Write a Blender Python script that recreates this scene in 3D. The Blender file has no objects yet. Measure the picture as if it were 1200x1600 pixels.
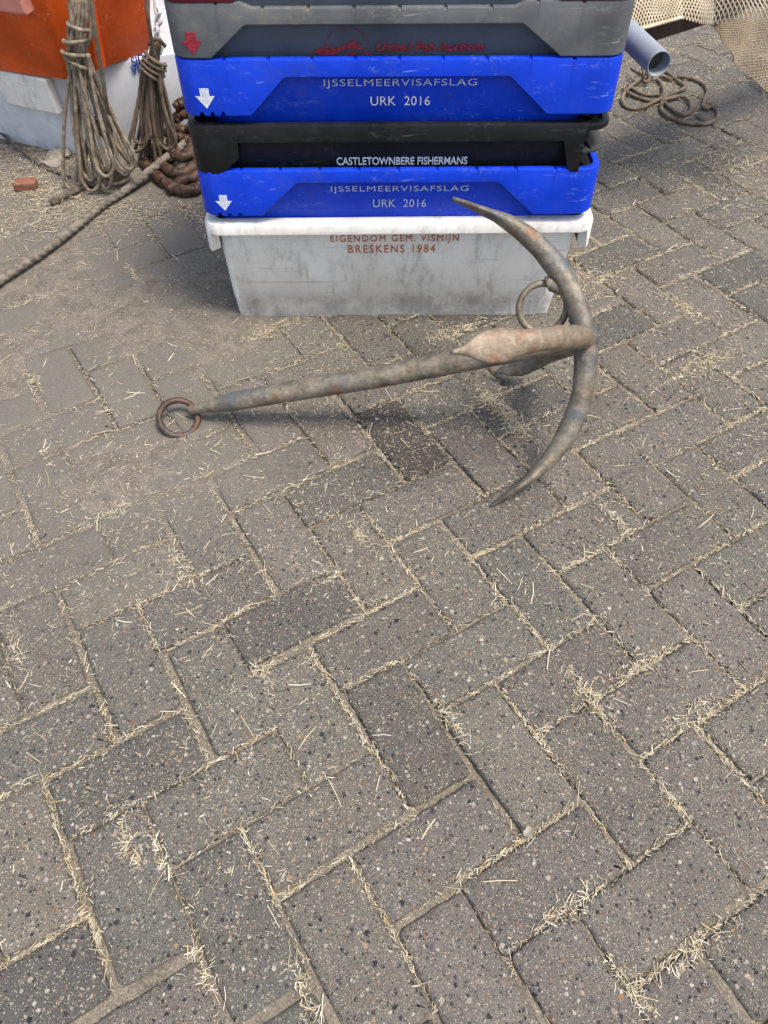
import bpy, math, random
import numpy as np
from mathutils import Matrix, Vector, Euler

S = bpy.context.scene
C = S.collection
rng = np.random.default_rng(7)
random.seed(7)
R = math.radians

# ------------------------------------------------------------------ camera, sky, sun, exposure
F, PITCH, ROLL, H = 1200.0, 0.885, -0.006, 1.086
fw = np.array([0, math.cos(PITCH), -math.sin(PITCH)])
r0 = np.array([1.0, 0, 0]); u0 = np.cross(r0, fw)
rt = math.cos(ROLL) * r0 + math.sin(ROLL) * u0
up = -math.sin(ROLL) * r0 + math.cos(ROLL) * u0
cam = bpy.data.cameras.new('camera'); co = bpy.data.objects.new('camera', cam); C.objects.link(co)
cam.sensor_fit = 'VERTICAL'; cam.sensor_height = 36; cam.lens = 36 * F / 1600
cam.clip_start = 0.05; cam.clip_end = 500
M4 = Matrix.Identity(4)
for i in range(3):
    M4[i][0], M4[i][1], M4[i][2] = rt[i], up[i], -fw[i]
M4[2][3] = H
co.matrix_world = M4
S.camera = co

SUN_EL, SUN_AZ = R(67), R(122)          # azimuth measured from +Y towards +X
w = bpy.data.worlds.new('World'); S.world = w; w.use_nodes = True
nt = w.node_tree; bg = nt.nodes['Background']
sky = nt.nodes.new('ShaderNodeTexSky'); sky.sky_type = 'NISHITA'; sky.sun_disc = False
sky.sun_elevation = SUN_EL; sky.sun_rotation = SUN_AZ
sky.air_density = 1.0; sky.dust_density = 3.0; sky.ozone_density = 0.6
nt.links.new(sky.outputs[0], bg.inputs[0]); bg.inputs[1].default_value = 0.15
sl = bpy.data.lights.new('sun', 'SUN'); sl.energy = 2.1; sl.angle = R(19); sl.color = (1, 0.95, 0.87)
so = bpy.data.objects.new('sun', sl); C.objects.link(so)
sd = Vector((math.sin(SUN_AZ) * math.cos(SUN_EL), math.cos(SUN_AZ) * math.cos(SUN_EL), math.sin(SUN_EL)))
so.rotation_euler = sd.to_track_quat('Z', 'Y').to_euler(); so.location = sd * 8
S.view_settings.view_transform = 'Standard'; S.view_settings.look = 'None'
S.view_settings.exposure = 0.93; S.view_settings.gamma = 1

# ------------------------------------------------------------------ pixel of the 1200x1600 photo -> point in the place
def ray(px, py): return fw * F + rt * (px - 600) + up * (800 - py)
def onY(px, py, Y): d = ray(px, py); return np.array([0, 0, H]) + d * (Y / d[1])
def onZ(px, py, z=0.0): d = ray(px, py); return np.array([0, 0, H]) + d * ((z - H) / d[2])

# ------------------------------------------------------------------ materials
def L(r, g, b):
    f = lambda c: (c / 255 / 12.92) if c <= 10 else ((c / 255 + .055) / 1.055) ** 2.4
    return (f(r), f(g), f(b), 1)

class NT:
    def __init__(s, name):
        s.m = bpy.data.materials.new(name); s.m.use_nodes = True
        s.t = s.m.node_tree; s.b = s.t.nodes['Principled BSDF']
        s.tc = s.t.nodes.new('ShaderNodeTexCoord')
    def n(s, typ, **kw):
        x = s.t.nodes.new(typ)
        for k, v in kw.items(): setattr(x, k, v)
        return x
    def lk(s, a, b): s.t.links.new(a, b)
    def noise(s, scale, detail=5, rough=.6, vec=None, dist=0, dims=(1, 1, 1)):
        x = s.n('ShaderNodeTexNoise'); x.inputs['Scale'].default_value = scale
        x.inputs['Detail'].default_value = detail; x.inputs['Roughness'].default_value = rough
        x.inputs['Distortion'].default_value = dist
        v = vec or s.tc.outputs['Object']
        if dims != (1, 1, 1):
            mp = s.n('ShaderNodeMapping'); mp.inputs['Scale'].default_value = dims
            s.lk(v, mp.inputs[0]); v = mp.outputs[0]
        s.lk(v, x.inputs['Vector']); return x.outputs['Fac']
    def vor(s, scale, out=('Distance', 'Color'), rand=1):
        x = s.n('ShaderNodeTexVoronoi'); x.inputs['Scale'].default_value = scale
        x.inputs['Randomness'].default_value = rand
        if not hasattr(s, 'warp'):
            q = s.n('ShaderNodeTexNoise'); q.inputs['Scale'].default_value = 260; q.inputs['Detail'].default_value = 2
            s.lk(s.tc.outputs['Object'], q.inputs['Vector'])
            m = s.n('ShaderNodeVectorMath', operation='MULTIPLY_ADD'); s.lk(q.outputs['Color'], m.inputs[0]); m.inputs[1].default_value = (.0045,) * 3
            s.lk(s.tc.outputs['Object'], m.inputs[2]); s.warp = m.outputs[0]
        s.lk(s.warp, x.inputs['Vector'])
        return [x.outputs[o] for o in out]
    def ramp(s, fac, stops, interp='LINEAR'):
        x = s.n('ShaderNodeValToRGB'); e = x.color_ramp.elements; x.color_ramp.interpolation = interp
        while len(e) < len(stops): e.new(0.5)
        for q, (p, c) in zip(e, stops):
            q.position = p; q.color = c if len(c) == 4 else (*c, 1)
        s.lk(fac, x.inputs[0]); return x.outputs[0]
    def step(s, fac, a, b):
        x = s.n('ShaderNodeMapRange'); x.interpolation_type = 'SMOOTHSTEP'
        x.inputs[1].default_value = a; x.inputs[2].default_value = b
        s.lk(fac, x.inputs[0]); return x.outputs[0]
    def mix(s, fac, a, b, mode='MIX'):
        x = s.n('ShaderNodeMix', data_type='RGBA', blend_type=mode)
        for i, v in ((0, fac), (6, a), (7, b)):
            if isinstance(v, (int, float)): x.inputs[i].default_value = v
            elif isinstance(v, tuple): x.inputs[i].default_value = v if len(v) == 4 else (*v, 1)
            else: s.lk(v, x.inputs[i])
        return x.outputs[2]
    def math(s, op, a, b=0.0):
        x = s.n('ShaderNodeMath', operation=op)
        for i, v in ((0, a), (1, b)):
            if isinstance(v, (int, float)): x.inputs[i].default_value = v
            else: s.lk(v, x.inputs[i])
        return x.outputs[0]
    def sep(s, col):
        x = s.n('ShaderNodeSeparateColor'); s.lk(col, x.inputs[0]); return x.outputs
    def bump(s, h, strength=.3, dist=.002, prev=None):
        x = s.n('ShaderNodeBump'); x.inputs['Strength'].default_value = strength
        x.inputs['Distance'].default_value = dist; s.lk(h, x.inputs['Height'])
        if prev: s.lk(prev, x.inputs['Normal'])
        return x.outputs[0]
    def done(s, col=None, rough=.6, normal=None, spec=None):
        if col is not None:
            if isinstance(col, tuple): s.b.inputs['Base Color'].default_value = col
            else: s.lk(col, s.b.inputs['Base Color'])
        if isinstance(rough, (int, float)): s.b.inputs['Roughness'].default_value = rough
        else: s.lk(rough, s.b.inputs['Roughness'])
        if normal: s.lk(normal, s.b.inputs['Normal'])
        if spec is not None: s.b.inputs['Specular IOR Level'].default_value = spec
        return s.m

def plastic(name, base, dirt, dirt_amt=.5, rough=.45, scuff=(.7, .7, .7, 1), scuff_amt=.35, var=.15):
    n = NT(name)
    v = n.noise(6, 4)
    dark = tuple(c * (1 - var) for c in base[:3]) + (1,)
    lite = tuple(min(1, c * (1 + var) + .004) for c in base[:3]) + (1,)
    col = n.mix(n.step(v, .3, .7), dark, lite)
    d1 = n.math('MULTIPLY', n.step(n.noise(9, 6, .7), .48, .78), n.step(n.noise(70, 5, .7), .3, .75))
    col = n.mix(n.math('MULTIPLY', d1, dirt_amt), col, dirt)
    sc = n.math('MULTIPLY', n.step(n.noise(60, 3, .6, dims=(.25, 1, 2.2), dist=.6), .63, .72), n.step(n.noise(11, 3), .42, .62))
    col = n.mix(n.math('MULTIPLY', sc, scuff_amt), col, scuff)
    wv = n.math('MULTIPLY', n.step(n.noise(28, 7, .75, dims=(.5, 1, 1)), .55, .75), n.step(n.noise(190, 4, .7), .42, .62))
    col = n.mix(n.math('MULTIPLY', wv, scuff_amt * .7), col, scuff)
    sp_ = n.step(n.noise(230, 2, .5), .72, .78)
    col = n.mix(n.math('MULTIPLY', sp_, .5), col, tuple(c * .35 for c in dirt[:3]) + (1,))
    s2 = n.step(n.noise(160, 2, .5, dims=(1, 1, .15)), .7, .78)
    col = n.mix(n.math('MULTIPLY', s2, scuff_amt * .5), col, scuff)
    ro = n.math('ADD', n.math('MULTIPLY', n.noise(25, 4), .3), rough - .15)
    nb = n.bump(n.noise(45, 6, .65), .12, .003)
    return n.done(col, ro, nb, .22)

def simple(name, c1, c2, scale=20, rough=.7, bump=.2, bs=80, bd=.002, detail=6):
    n = NT(name)
    col = n.mix(n.step(n.noise(scale, detail, .65), .32, .68), c1, c2)
    return n.done(col, rough, n.bump(n.noise(bs, 5, .6), bump, bd), .3)

MAT = {}
MAT['blue'] = plastic('blue_plastic', (.001, .038, .50, 1), (.07, .09, .17, 1), .6, .45, (.25, .36, .72, 1), .5)
MAT['grey'] = plastic('grey_plastic', (.092, .098, .10, 1), (.25, .21, .145, 1), .95, .55, (.40, .38, .33, 1), .5, .35)
MAT['greyp'] = plastic('shaded_grey_plastic', (.062, .078, .098, 1), (.12, .11, .10, 1), .5, .5, (.2, .2, .2, 1), .25, .2)  # grey crate's recessed panel, its shade put into a darker colour
MAT['black'] = plastic('black_plastic', (.0065, .007, .0085, 1), (.05, .05, .046, 1), .45, .38, (.16, .17, .17, 1), .4, .3)
MAT['blackdust'] = plastic('dusty_black_plastic', (.05, .05, .048, 1), (.12, .115, .10, 1), .8, .6, (.2, .2, .19, 1), .4, .3)
MAT['maroon'] = plastic('maroon_plastic', (.075, .006, .012, 1), (.12, .07, .05, 1), .4, .4, (.4, .3, .3, 1), .3)
MAT['orange'] = plastic('orange_plastic', (.62, .085, .008, 1), (.42, .17, .10, 1), .8, .4, (.78, .45, .35, 1), .8, .25)
MAT['pink'] = plastic('faded_orange_plastic', (.62, .24, .17, 1), (.34, .17, .11, 1), .7, .6, (.75, .6, .52, 1), .6, .3)

def white_mat():
    n = NT('dirty_white_plastic')
    base = n.mix(n.step(n.noise(5, 4), .3, .7), (.74, .70, .615, 1), (.84, .815, .75, 1))
    sm = n.math('MULTIPLY', n.step(n.noise(13, 8, .75, dims=(1, 1, .6)), .43, .68), n.step(n.noise(70, 6, .75, dims=(1, 1, .4)), .30, .68))
    col = n.mix(n.math('MULTIPLY', sm, .62), base, (.22, .18, .13, 1))
    dr = n.math('MULTIPLY', n.step(n.noise(48, 5, .7, dims=(1, 1, .10)), .50, .72), n.step(n.noise(10, 5, .7), .40, .62))
    col = n.mix(n.math('MULTIPLY', dr, .55), col, (.24, .21, .17, 1))
    hz = n.step(n.noise(30, 5, .7, dims=(.12, 1, 3)), .58, .70)
    col = n.mix(n.math('MULTIPLY', hz, .35), col, (.28, .25, .21, 1))
    gz = n.n('ShaderNodeSeparateXYZ'); n.lk(n.tc.outputs['Object'], gz.inputs[0])
    low = n.math('MULTIPLY', n.step(gz.outputs[2], .085, .05), n.step(n.noise(16, 6, .75), .33, .66))
    col = n.mix(n.math('MULTIPLY', low, .55), col, (.20, .18, .15, 1))
    st = n.step(n.noise(120, 3, .6, dims=(1, 1, .12)), .66, .74)
    col = n.mix(n.math('MULTIPLY', n.math('MULTIPLY', st, n.step(n.noise(9, 3), .45, .6)), .5), col, (.14, .12, .10, 1))
    sc = n.step(n.noise(40, 3, .6, dims=(.12, 1, 2.5), dist=.4), .70, .76)
    col = n.mix(n.math('MULTIPLY', sc, .35), col, (.2, .17, .14, 1))
    sp = n.step(n.noise(150, 2), .74, .80)
    col = n.mix(n.math('MULTIPLY', sp, .8), col, (.05, .045, .04, 1))
    return n.done(col, .55, n.bump(n.noise(60, 6, .65), .25, .002), .35)
MAT['white'] = white_mat()
MAT['tubwhite'] = plastic('bluish_white_plastic', (.66, .67, .68, 1), (.22, .19, .15, 1), .95, .5, (.2, .18, .15, 1), .35, .12)

def rusty(name, a, b, c, d, rustamt=.5):
    n = NT(name)
    col = n.mix(n.step(n.noise(30, 7, .72), .36, .64), a, b)
    col = n.mix(n.step(n.noise(12, 5, .6, dist=.4), .50, .70), col, c)
    col = n.mix(n.math('MULTIPLY', n.step(n.noise(20, 8, .75, dist=.3), .53, .68), rustamt), col, d)
    spk = n.step(n.noise(180, 4, .7), .62, .74)
    col = n.mix(n.math('MULTIPLY', spk, .45), col, (.07, .055, .045, 1))
    spl = n.step(n.noise(140, 4, .7, dims=(1.2, 1, 1)), .66, .74)
    col = n.mix(n.math('MULTIPLY', spl, .4), col, (.5, .42, .31, 1))
    h = n.math('ADD', n.noise(110, 6, .7), n.math('MULTIPLY', n.noise(25, 4, .6), 1.2))
    fm = n.noise(130, 6, .78)
    dk = n.n('ShaderNodeAttribute', attribute_name='scrape').outputs['Fac']
    dk = n.math('MULTIPLY', dk, n.step(n.noise(45, 6, .7), .30, .62))
    col = n.mix(dk, col, n.mix(n.noise(60, 5, .7), (.045, .052, .058, 1), (.11, .115, .115, 1)))
    col = n.mix(n.math('MULTIPLY', n.step(fm, .42, .60), .35), col, tuple(c_ * .45 for c_ in a[:3]) + (1,))
    pit = n.step(n.noise(320, 3, .6), .62, .70)
    col = n.mix(n.math('MULTIPLY', pit, .5), col, (.06, .045, .035, 1))
    n.b.inputs['Metallic'].default_value = .3
    return n.done(col, n.math('ADD', n.math('MULTIPLY', n.noise(40, 5, .7), .3), .38), n.bump(h, .7, .002), .4)
MAT['iron'] = rusty('weathered_galvanised_iron', (.13, .108, .076, 1), (.28, .24, .175, 1), (.115, .128, .13, 1), (.25, .105, .042, 1), .95)
MAT['palm'] = rusty('worn_palm_iron', (.18, .135, .09, 1), (.31, .245, .17, 1), (.16, .145, .115, 1), (.28, .115, .05, 1), .95)
MAT['darkiron'] = rusty('dark_scraped_iron', (.09, .09, .09, 1), (.15, .15, .14, 1), (.21, .2, .18, 1), (.17, .09, .05, 1), .5)
MAT['rust'] = rusty('rusted_iron', (.055, .035, .027, 1), (.11, .065, .045, 1), (.09, .075, .06, 1), (.15, .06, .03, 1), .7)
MAT['chain'] = rusty('rusted_chain_iron', (.040, .019, .013, 1), (.12, .058, .032, 1), (.075, .05, .036, 1), (.17, .058, .02, 1), .9)
MAT['rope'] = simple('grey_brown_rope', (.13, .10, .068, 1), (.33, .265, .185, 1), 60, .9, .6, 350, .002)
MAT['ropedark'] = simple('dark_brown_rope', (.085, .062, .040, 1), (.19, .145, .098, 1), 35, .9, .6, 350, .002)
MAT['ropewhite'] = simple('pale_rope', (.62, .60, .55, 1), (.8, .79, .75, 1), 30, .8, .4, 300, .002)
MAT['hawser'] = simple('weathered_hawser', (.10, .085, .065, 1), (.25, .21, .165, 1), 60, .95, .8, 420, .003)
MAT['twine'] = simple('net_twine', (.42, .34, .23, 1), (.60, .51, .37, 1), 18, .9, .3, 300, .001)
MAT['twinedark'] = simple('shaded_net_twine', (.22, .165, .105, 1), (.34, .27, .185, 1), 18, .9, .3, 300, .001)  # darker copy of the net twine, shade on the hanging tail painted in
MAT['wood'] = simple('dark_tarred_wood', (.018, .011, .008, 1), (.05, .032, .022, 1), 14, .75, .5, 60, .004)
MAT['pipe'] = plastic('blue_grey_pvc', (.235, .262, .295, 1), (.3, .28, .25, 1), .7, .42, (.6, .63, .66, 1), .4)
MAT['pipein'] = simple('pipe_inside_dark', (.05, .045, .04, 1), (.10, .09, .08, 1), 40, .9)
MAT['brick'] = simple('brick_fragment', (.17, .07, .042, 1), (.27, .12, .075, 1), 45, .9, .6, 150, .003)
MAT['bark'] = simple('weathered_stick', (.06, .048, .036, 1), (.16, .13, .10, 1), 60, .95, .8, 200, .003)
MAT['leaf'] = simple('dry_debris', (.20, .17, .13, 1), (.34, .30, .25, 1), 60, .9, .5, 200, .002)

def paint(name, c, wear=.45):
    n = NT(name)
    # printed ink that has flaked a little
    col = n.mix(n.step(n.noise(170, 4, .7), .40, .72), c, tuple(x * (1 - wear) for x in c[:3]) + (1,))
    al = n.math('ADD', n.math('MULTIPLY', n.step(n.noise(240, 5, .75), .30, .48), .75), .25)
    n.lk(al, n.b.inputs['Alpha'])
    return n.done(col, .6, None, .3)
MAT['ink_white'] = paint('pale_ink', (.72, .74, .80, 1), .3)
MAT['ink_dull'] = paint('dull_pale_ink', (.46, .50, .66, 1), .35)
MAT['ink_red'] = paint('red_ink', (.36, .028, .045, 1), .5)
MAT['ink_redpale'] = paint('faded_red_ink', (.27, .032, .042, 1), .5)
MAT['ink_orange'] = paint('orange_brown_ink', (.50, .12, .038, 1), .4)
MAT['ink_blue'] = paint('blue_ink', (.02, .055, .36, 1), .4)
MAT['ink_grey'] = paint('grey_stamp', (.27, .24, .25, 1), .4)

def paver_mat():
    n = NT('exposed_aggregate_concrete')
    geo = n.n('ShaderNodeNewGeometry'); isl = geo.outputs['Random Per Island']
    at = n.n('ShaderNodeAttribute', attribute_name='dirt'); dirt = at.outputs['Fac']
    base = n.ramp(isl, [(0, L(84, 83, 77)), (.12, L(97, 95, 87)), (.25, L(109, 106, 95)), (.38, L(114, 108, 96)), (.5, L(106, 100, 92)), (.62, L(111, 107, 96)), (.75, L(100, 96, 87)), (.88, L(112, 105, 97)), (1, L(93, 91, 84))])
    tn = n.n('ShaderNodeAttribute', attribute_name='stain').outputs['Fac']
    base = n.mix(n.math('MULTIPLY', tn, .75), base, L(48, 45, 41))
    cl = n.noise(7, 6, .65)
    col = n.mix(n.step(cl, .3, .72), n.mix(.34, base, L(70, 64, 60)), base)
    fi = n.noise(420, 3, .7)
    col = n.mix(n.math('MULTIPLY', n.step(fi, .35, .7), .5), col, L(58, 53, 50))
    # fine grains
    hs = None
    for sc, thr, amt in ((520, .36, .85), (300, .36, .9), (150, .35, .95), (88, .30, .95)):
        d, c = n.vor(sc); r, g, b = n.sep(c)[:3]
        if sc == 520: sel = n.step(r, .60, .62)
        elif sc == 300: sel = n.step(r, .66, .68)
        elif sc == 150: sel = n.step(r, .70, .72)
        else: sel = n.step(r, .885, .895)
        inside = n.step(d, thr + .06, thr - .03)
        pc = n.ramp(g, [(0, L(34, 33, 36)), (.30, L(52, 51, 55)), (.44, L(84, 80, 76)), (.55, L(126, 117, 104)), (.68, L(156, 149, 138)), (.80, L(140, 118, 92)), (.9, L(112, 80, 62)), (1, L(178, 172, 162))])
        k = n.math('MULTIPLY', n.math('MULTIPLY', sel, inside), amt)
        k = n.math('MULTIPLY', k, n.math('SUBTRACT', 1.0, n.math('MULTIPLY', dirt, .55)))
        col = n.mix(k, col, pc)
        hs = k if hs is None else n.math('ADD', hs, k)
    # chaff dust on the surface
    d, c = n.vor(680); r = n.sep(c)[0]
    ch = n.math('MULTIPLY', n.step(r, .90, .915), n.step(d, .45, .3))
    col = n.mix(n.math('MULTIPLY', ch, .75), col, L(206, 190, 156))
    # dried mud tracked over the stones
    mud = n.mix(n.noise(30, 6, .7), L(102, 97, 88), L(119, 112, 101))
    mk = n.math('MULTIPLY', n.step(n.math('ADD', dirt, n.math('MULTIPLY', n.math('SUBTRACT', n.noise(24, 6, .7), .5), .8)), .15, .8), .55)
    col = n.mix(mk, col, mud)
    h = n.math('ADD', n.math('MULTIPLY', hs, .5), n.math('ADD', n.noise(300, 5, .7), n.noise(60, 4, .6)))
    return n.done(col, .85, n.bump(h, .8, .0018), .25)
MAT['paver'] = paver_mat()

def bed_mat():
    n = NT('sand_and_chaff_bed')
    col = n.mix(n.step(n.noise(26, 7, .7), .35, .65), L(94, 88, 79), L(118, 110, 100))
    at = n.n('ShaderNodeAttribute', attribute_name='dirt')
    ch = n.math('MULTIPLY', n.step(n.noise(330, 4, .75), .46, .62), n.math('SUBTRACT', .85, n.math('MULTIPLY', at.outputs['Fac'], .7)))
    col = n.mix(n.math('MULTIPLY', ch, .8), col, L(150, 137, 110))
    for sc, th_ in ((520, .72), (250, .80)):
        d_, c_ = n.vor(sc); r_, g_ = n.sep(c_)[:2]
        k_ = n.math('MULTIPLY', n.step(r_, th_, th_ + .02), n.step(d_, .42, .3))
        col = n.mix(n.math('MULTIPLY', k_, .8), col, n.ramp(g_, [(0, L(50, 47, 44)), (.4, L(86, 80, 73)), (.65, L(150, 140, 122)), (1, L(176, 166, 148))]))
    sp = n.step(n.noise(600, 2, .6), .68, .74)
    col = n.mix(n.math('MULTIPLY', sp, .6), col, L(52, 46, 41))
    return n.done(col, .95, n.bump(n.noise(300, 6, .75), .7, .003), .15)
MAT['bed'] = bed_mat()

def straw_mat():
    n = NT('straw')
    geo = n.n('ShaderNodeNewGeometry'); isl = geo.outputs['Random Per Island']
    col = n.ramp(isl, [(0, L(130, 115, 94)), (.12, L(174, 158, 130)), (.3, L(208, 193, 162)), (.5, L(225, 213, 185)), (.66, L(236, 227, 203)), (.78, L(214, 195, 152)), (.87, L(216, 188, 122)), (.93, L(242, 237, 222)), (1, L(112, 94, 72))])
    col = n.mix(n.math('MULTIPLY', n.noise(150, 4, .7), .35), col, L(150, 126, 92))
    m = n.done(col, .6, None, .35)
    return m
MAT['straw'] = straw_mat()

# ------------------------------------------------------------------ mesh helpers
def fastmesh(name, V, Q):
    """V: n x 3 array; Q: list/array of quads (m x 4) or a list of polygons"""
    me = bpy.data.meshes.new(name)
    if isinstance(Q, np.ndarray) and Q.ndim == 2:
        me.vertices.add(len(V)); me.vertices.foreach_set('co', np.asarray(V, np.float32).ravel())
        k = Q.shape[1]
        me.loops.add(Q.size); me.loops.foreach_set('vertex_index', Q.astype(np.int32).ravel())
        me.polygons.add(len(Q)); me.polygons.foreach_set('loop_start', np.arange(0, Q.size, k, dtype=np.int32))
        me.update(calc_edges=True); me.validate()
    else:
        me.from_pydata([tuple(v) for v in V], [], [tuple(int(i) for i in q) for q in Q]); me.update()
    return me

def obj(name, V, Q, mat, parent=None, smooth=False, autosmooth=None):
    V = np.asarray(V, float)
    me = fastmesh(name, V, Q)
    me.materials.append(MAT[mat])
    if smooth or autosmooth:
        me.polygons.foreach_set('use_smooth', np.ones(len(me.polygons), bool))
        if autosmooth: me.set_sharp_from_angle(angle=R(autosmooth))
    o = bpy.data.objects.new(name, me); C.objects.link(o)
    if parent is not None: o.parent = parent
    return o

def thing(name, label, cat, loc=(0, 0, 0), rz=0, group=None):
    o = bpy.data.objects.new(name, None); C.objects.link(o)
    o.empty_display_size = .05
    o.location = loc; o.rotation_euler = (0, 0, rz); tag(o, label, cat, group); return o
def tag(o, label, cat, group=None):
    o['label'] = label; o['category'] = cat
    if group: o['group'] = group
    return o
def structure(o): o['kind'] = 'structure'; return o

class MB:
    """collects pieces of one mesh"""
    def __init__(s): s.V = []; s.Q = []; s.k = 0
    def add(s, V, Q):
        V = np.asarray(V, float)
        s.V.append(V); s.Q += [tuple(int(i) + s.k for i in q) for q in Q]; s.k += len(V); return s
    def build(s, name, mat, parent=None, smooth=False, autosmooth=None, off=None):
        V = np.concatenate(s.V)
        if off is not None: V = V - np.asarray(off, float)
        return obj(name, V, s.Q, mat, parent, smooth, autosmooth)

def crom(P, step):
    """Catmull-Rom through P, resampled every step metres"""
    P = np.asarray(P, float)
    if len(P) == 2:
        n = max(2, int(np.linalg.norm(P[1] - P[0]) / step) + 1)
        return P[0] + np.linspace(0, 1, n)[:, None] * (P[1] - P[0])
    E = np.vstack([2 * P[0] - P[1], P, 2 * P[-1] - P[-2]])
    out = []
    for i in range(1, len(E) - 2):
        p0, p1, p2, p3 = E[i - 1:i + 3]
        t = np.linspace(0, 1, 14, endpoint=False)[:, None]
        out.append(.5 * (2 * p1 + (p2 - p0) * t + (2 * p0 - 5 * p1 + 4 * p2 - p3) * t ** 2 + (-p0 + 3 * p1 - 3 * p2 + p3) * t ** 3))
    Q = np.vstack(out + [P[-1:]])
    s = np.r_[0, np.cumsum(np.linalg.norm(np.diff(Q, axis=0), axis=1))]
    n = max(3, int(s[-1] / step) + 1)
    g = np.linspace(0, s[-1], n)
    return np.stack([np.interp(g, s, Q[:, k]) for k in range(3)], 1)

def sweep(P, a, b=None, seg=10, hint=None, lobes=0, lay=.03, depth=.12, closed=False, cap=True):
    """tube along P (n x 3); a,b half widths (scalar or n arrays) along two normals"""
    P = np.asarray(P, float); n = len(P)
    a = np.broadcast_to(np.asarray(a, float), (n,)); b = a if b is None else np.broadcast_to(np.asarray(b, float), (n,))
    if closed: T = np.roll(P, -1, 0) - np.roll(P, 1, 0)
    else: T = np.gradient(P, axis=0)
    T /= np.linalg.norm(T, axis=1)[:, None] + 1e-12
    N = np.zeros_like(P)
    h = np.array([0, 0, 1.0]) if hint is None else np.asarray(hint, float)
    if hint is None and abs(T[0] @ h) > .9: h = np.array([1.0, 0, 0])
    v = h - (h @ T[0]) * T[0]; N[0] = v / np.linalg.norm(v)
    for i in range(1, n):
        q = h if hint is not None else N[i - 1]
        v = q - (q @ T[i]) * T[i]; N[i] = v / (np.linalg.norm(v) + 1e-12)
    B = np.cross(T, N)
    th = np.linspace(0, 2 * np.pi, seg, endpoint=False)
    m = np.ones((n, seg))
    if lobes:
        s = np.r_[0, np.cumsum(np.linalg.norm(np.diff(P, axis=0), axis=1))]
        m = 1 - depth + depth * np.abs(np.cos(lobes / 2 * (th[None, :] - 2 * np.pi * s[:, None] / (lay * lobes / 1.0) * 1.0)))*1.3
    V = P[:, None, :] + (a[:, None] * np.cos(th) * m)[..., None] * N[:, None, :] + (b[:, None] * np.sin(th) * m)[..., None] * B[:, None, :]
    V = V.reshape(-1, 3); Q = []
    rr = n if closed else n - 1
    for i in range(rr):
        i2 = (i + 1) % n
        for j in range(seg):
            k = (j + 1) % seg
            Q.append((i * seg + j, i * seg + k, i2 * seg + k, i2 * seg + j))
    if cap and not closed:
        Q.append(tuple(range(seg - 1, -1, -1))); Q.append(tuple((n - 1) * seg + j for j in range(seg)))
    return V, Q

def box(c, s, M=None):
    x, y, z = np.array(s) / 2
    V = np.array([(i * x, j * y, k * z) for k in (-1, 1) for j in (-1, 1) for i in (-1, 1)], float)
    if M is not None: V = V @ np.asarray(M).T
    V = V + np.asarray(c, float)
    return V, [(0, 2, 3, 1), (4, 5, 7, 6), (0, 1, 5, 4), (2, 6, 7, 3), (0, 4, 6, 2), (1, 3, 7, 5)]

def bevel(o, w=.003, seg=2):
    m = o.modifiers.new('bevel', 'BEVEL'); m.width = w; m.segments = seg; m.limit_method = 'ANGLE'; m.angle_limit = R(40)
    return o

def sines(seed, n=14, k0=2.0, k1=20.0):
    g = np.random.default_rng(seed)
    k = np.exp(g.uniform(np.log(k0), np.log(k1), n)); an = g.uniform(0, 2 * np.pi, n); ph = g.uniform(0, 2 * np.pi, n)
    amp = (k / k0) ** -.6; amp /= np.sqrt((amp ** 2).sum() / 2)
    def f(x, y):
        r = np.zeros(np.shape(x))
        for a, b, c, d in zip(k, an, ph, amp): r = r + d * np.sin(a * (np.cos(b) * x + np.sin(b) * y) + c)
        return r
    return f
nz1, nz2, nz3, nz4 = sines(1, 14, 2, 14), sines(2, 16, 8, 60), sines(3, 14, 3, 30), sines(4, 20, 15, 90)
def sst(x, a, b):
    t = np.clip((np.asarray(x, float) - a) / (b - a), 0, 1); return t * t * (3 - 2 * t)
def dirtmask(x, y):
    """trodden dirt: thick at the back left, thin at the left"""
    a = sst(-x, -.02, .40) * sst(y, .72, 1.05)
    b = sst(-x, .12, .5) * .5 * sst(y, .35, .7)
    d = np.maximum(a, b) + .16 * nz1(x, y)
    d = d + .30 * sst(nz3(x, y), 1.2, 2.4) * sst(y, -.2, .3)
    return np.clip(d, 0, 1)

# ------------------------------------------------------------------ ground: sheet to the horizon, sand bed, pavers
V, Q = [], []
g = 150
obj_ground = obj('ground', [(-g, -g, -.03), (g, -g, -.03), (g, g, -.03), (-g, g, -.03)], [(0, 1, 2, 3)], 'bed')
structure(obj_ground)
GX0, GX1, GY0, GY1 = -3.2, 4.2, -1.2, 7.0
nx, ny = int((GX1 - GX0) / .02), int((GY1 - GY0) / .02)
X, Y = np.meshgrid(np.linspace(GX0, GX1, nx), np.linspace(GY0, GY1, ny))
D = dirtmask(X, Y)
def bedz(x, y):
    d = dirtmask(x, y)
    return -.0080 + .0016 * nz2(x, y) + sst(d, .45, 1.0) * (.0078 + .0014 * nz2(x, y) + .0010 * nz4(x, y))
Z = bedz(X, Y)
idx = np.arange(nx * ny).reshape(ny, nx)
Q = np.stack([idx[:-1, :-1], idx[:-1, 1:], idx[1:, 1:], idx[1:, :-1]], -1).reshape(-1, 4)
bed = structure(obj('sand_bed', np.stack([X, Y, Z], -1).reshape(-1, 3), Q, 'bed', smooth=True))
a = bed.data.attributes.new('dirt', 'FLOAT', 'POINT'); a.data.foreach_set('value', D.ravel().astype(np.float32))

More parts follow.
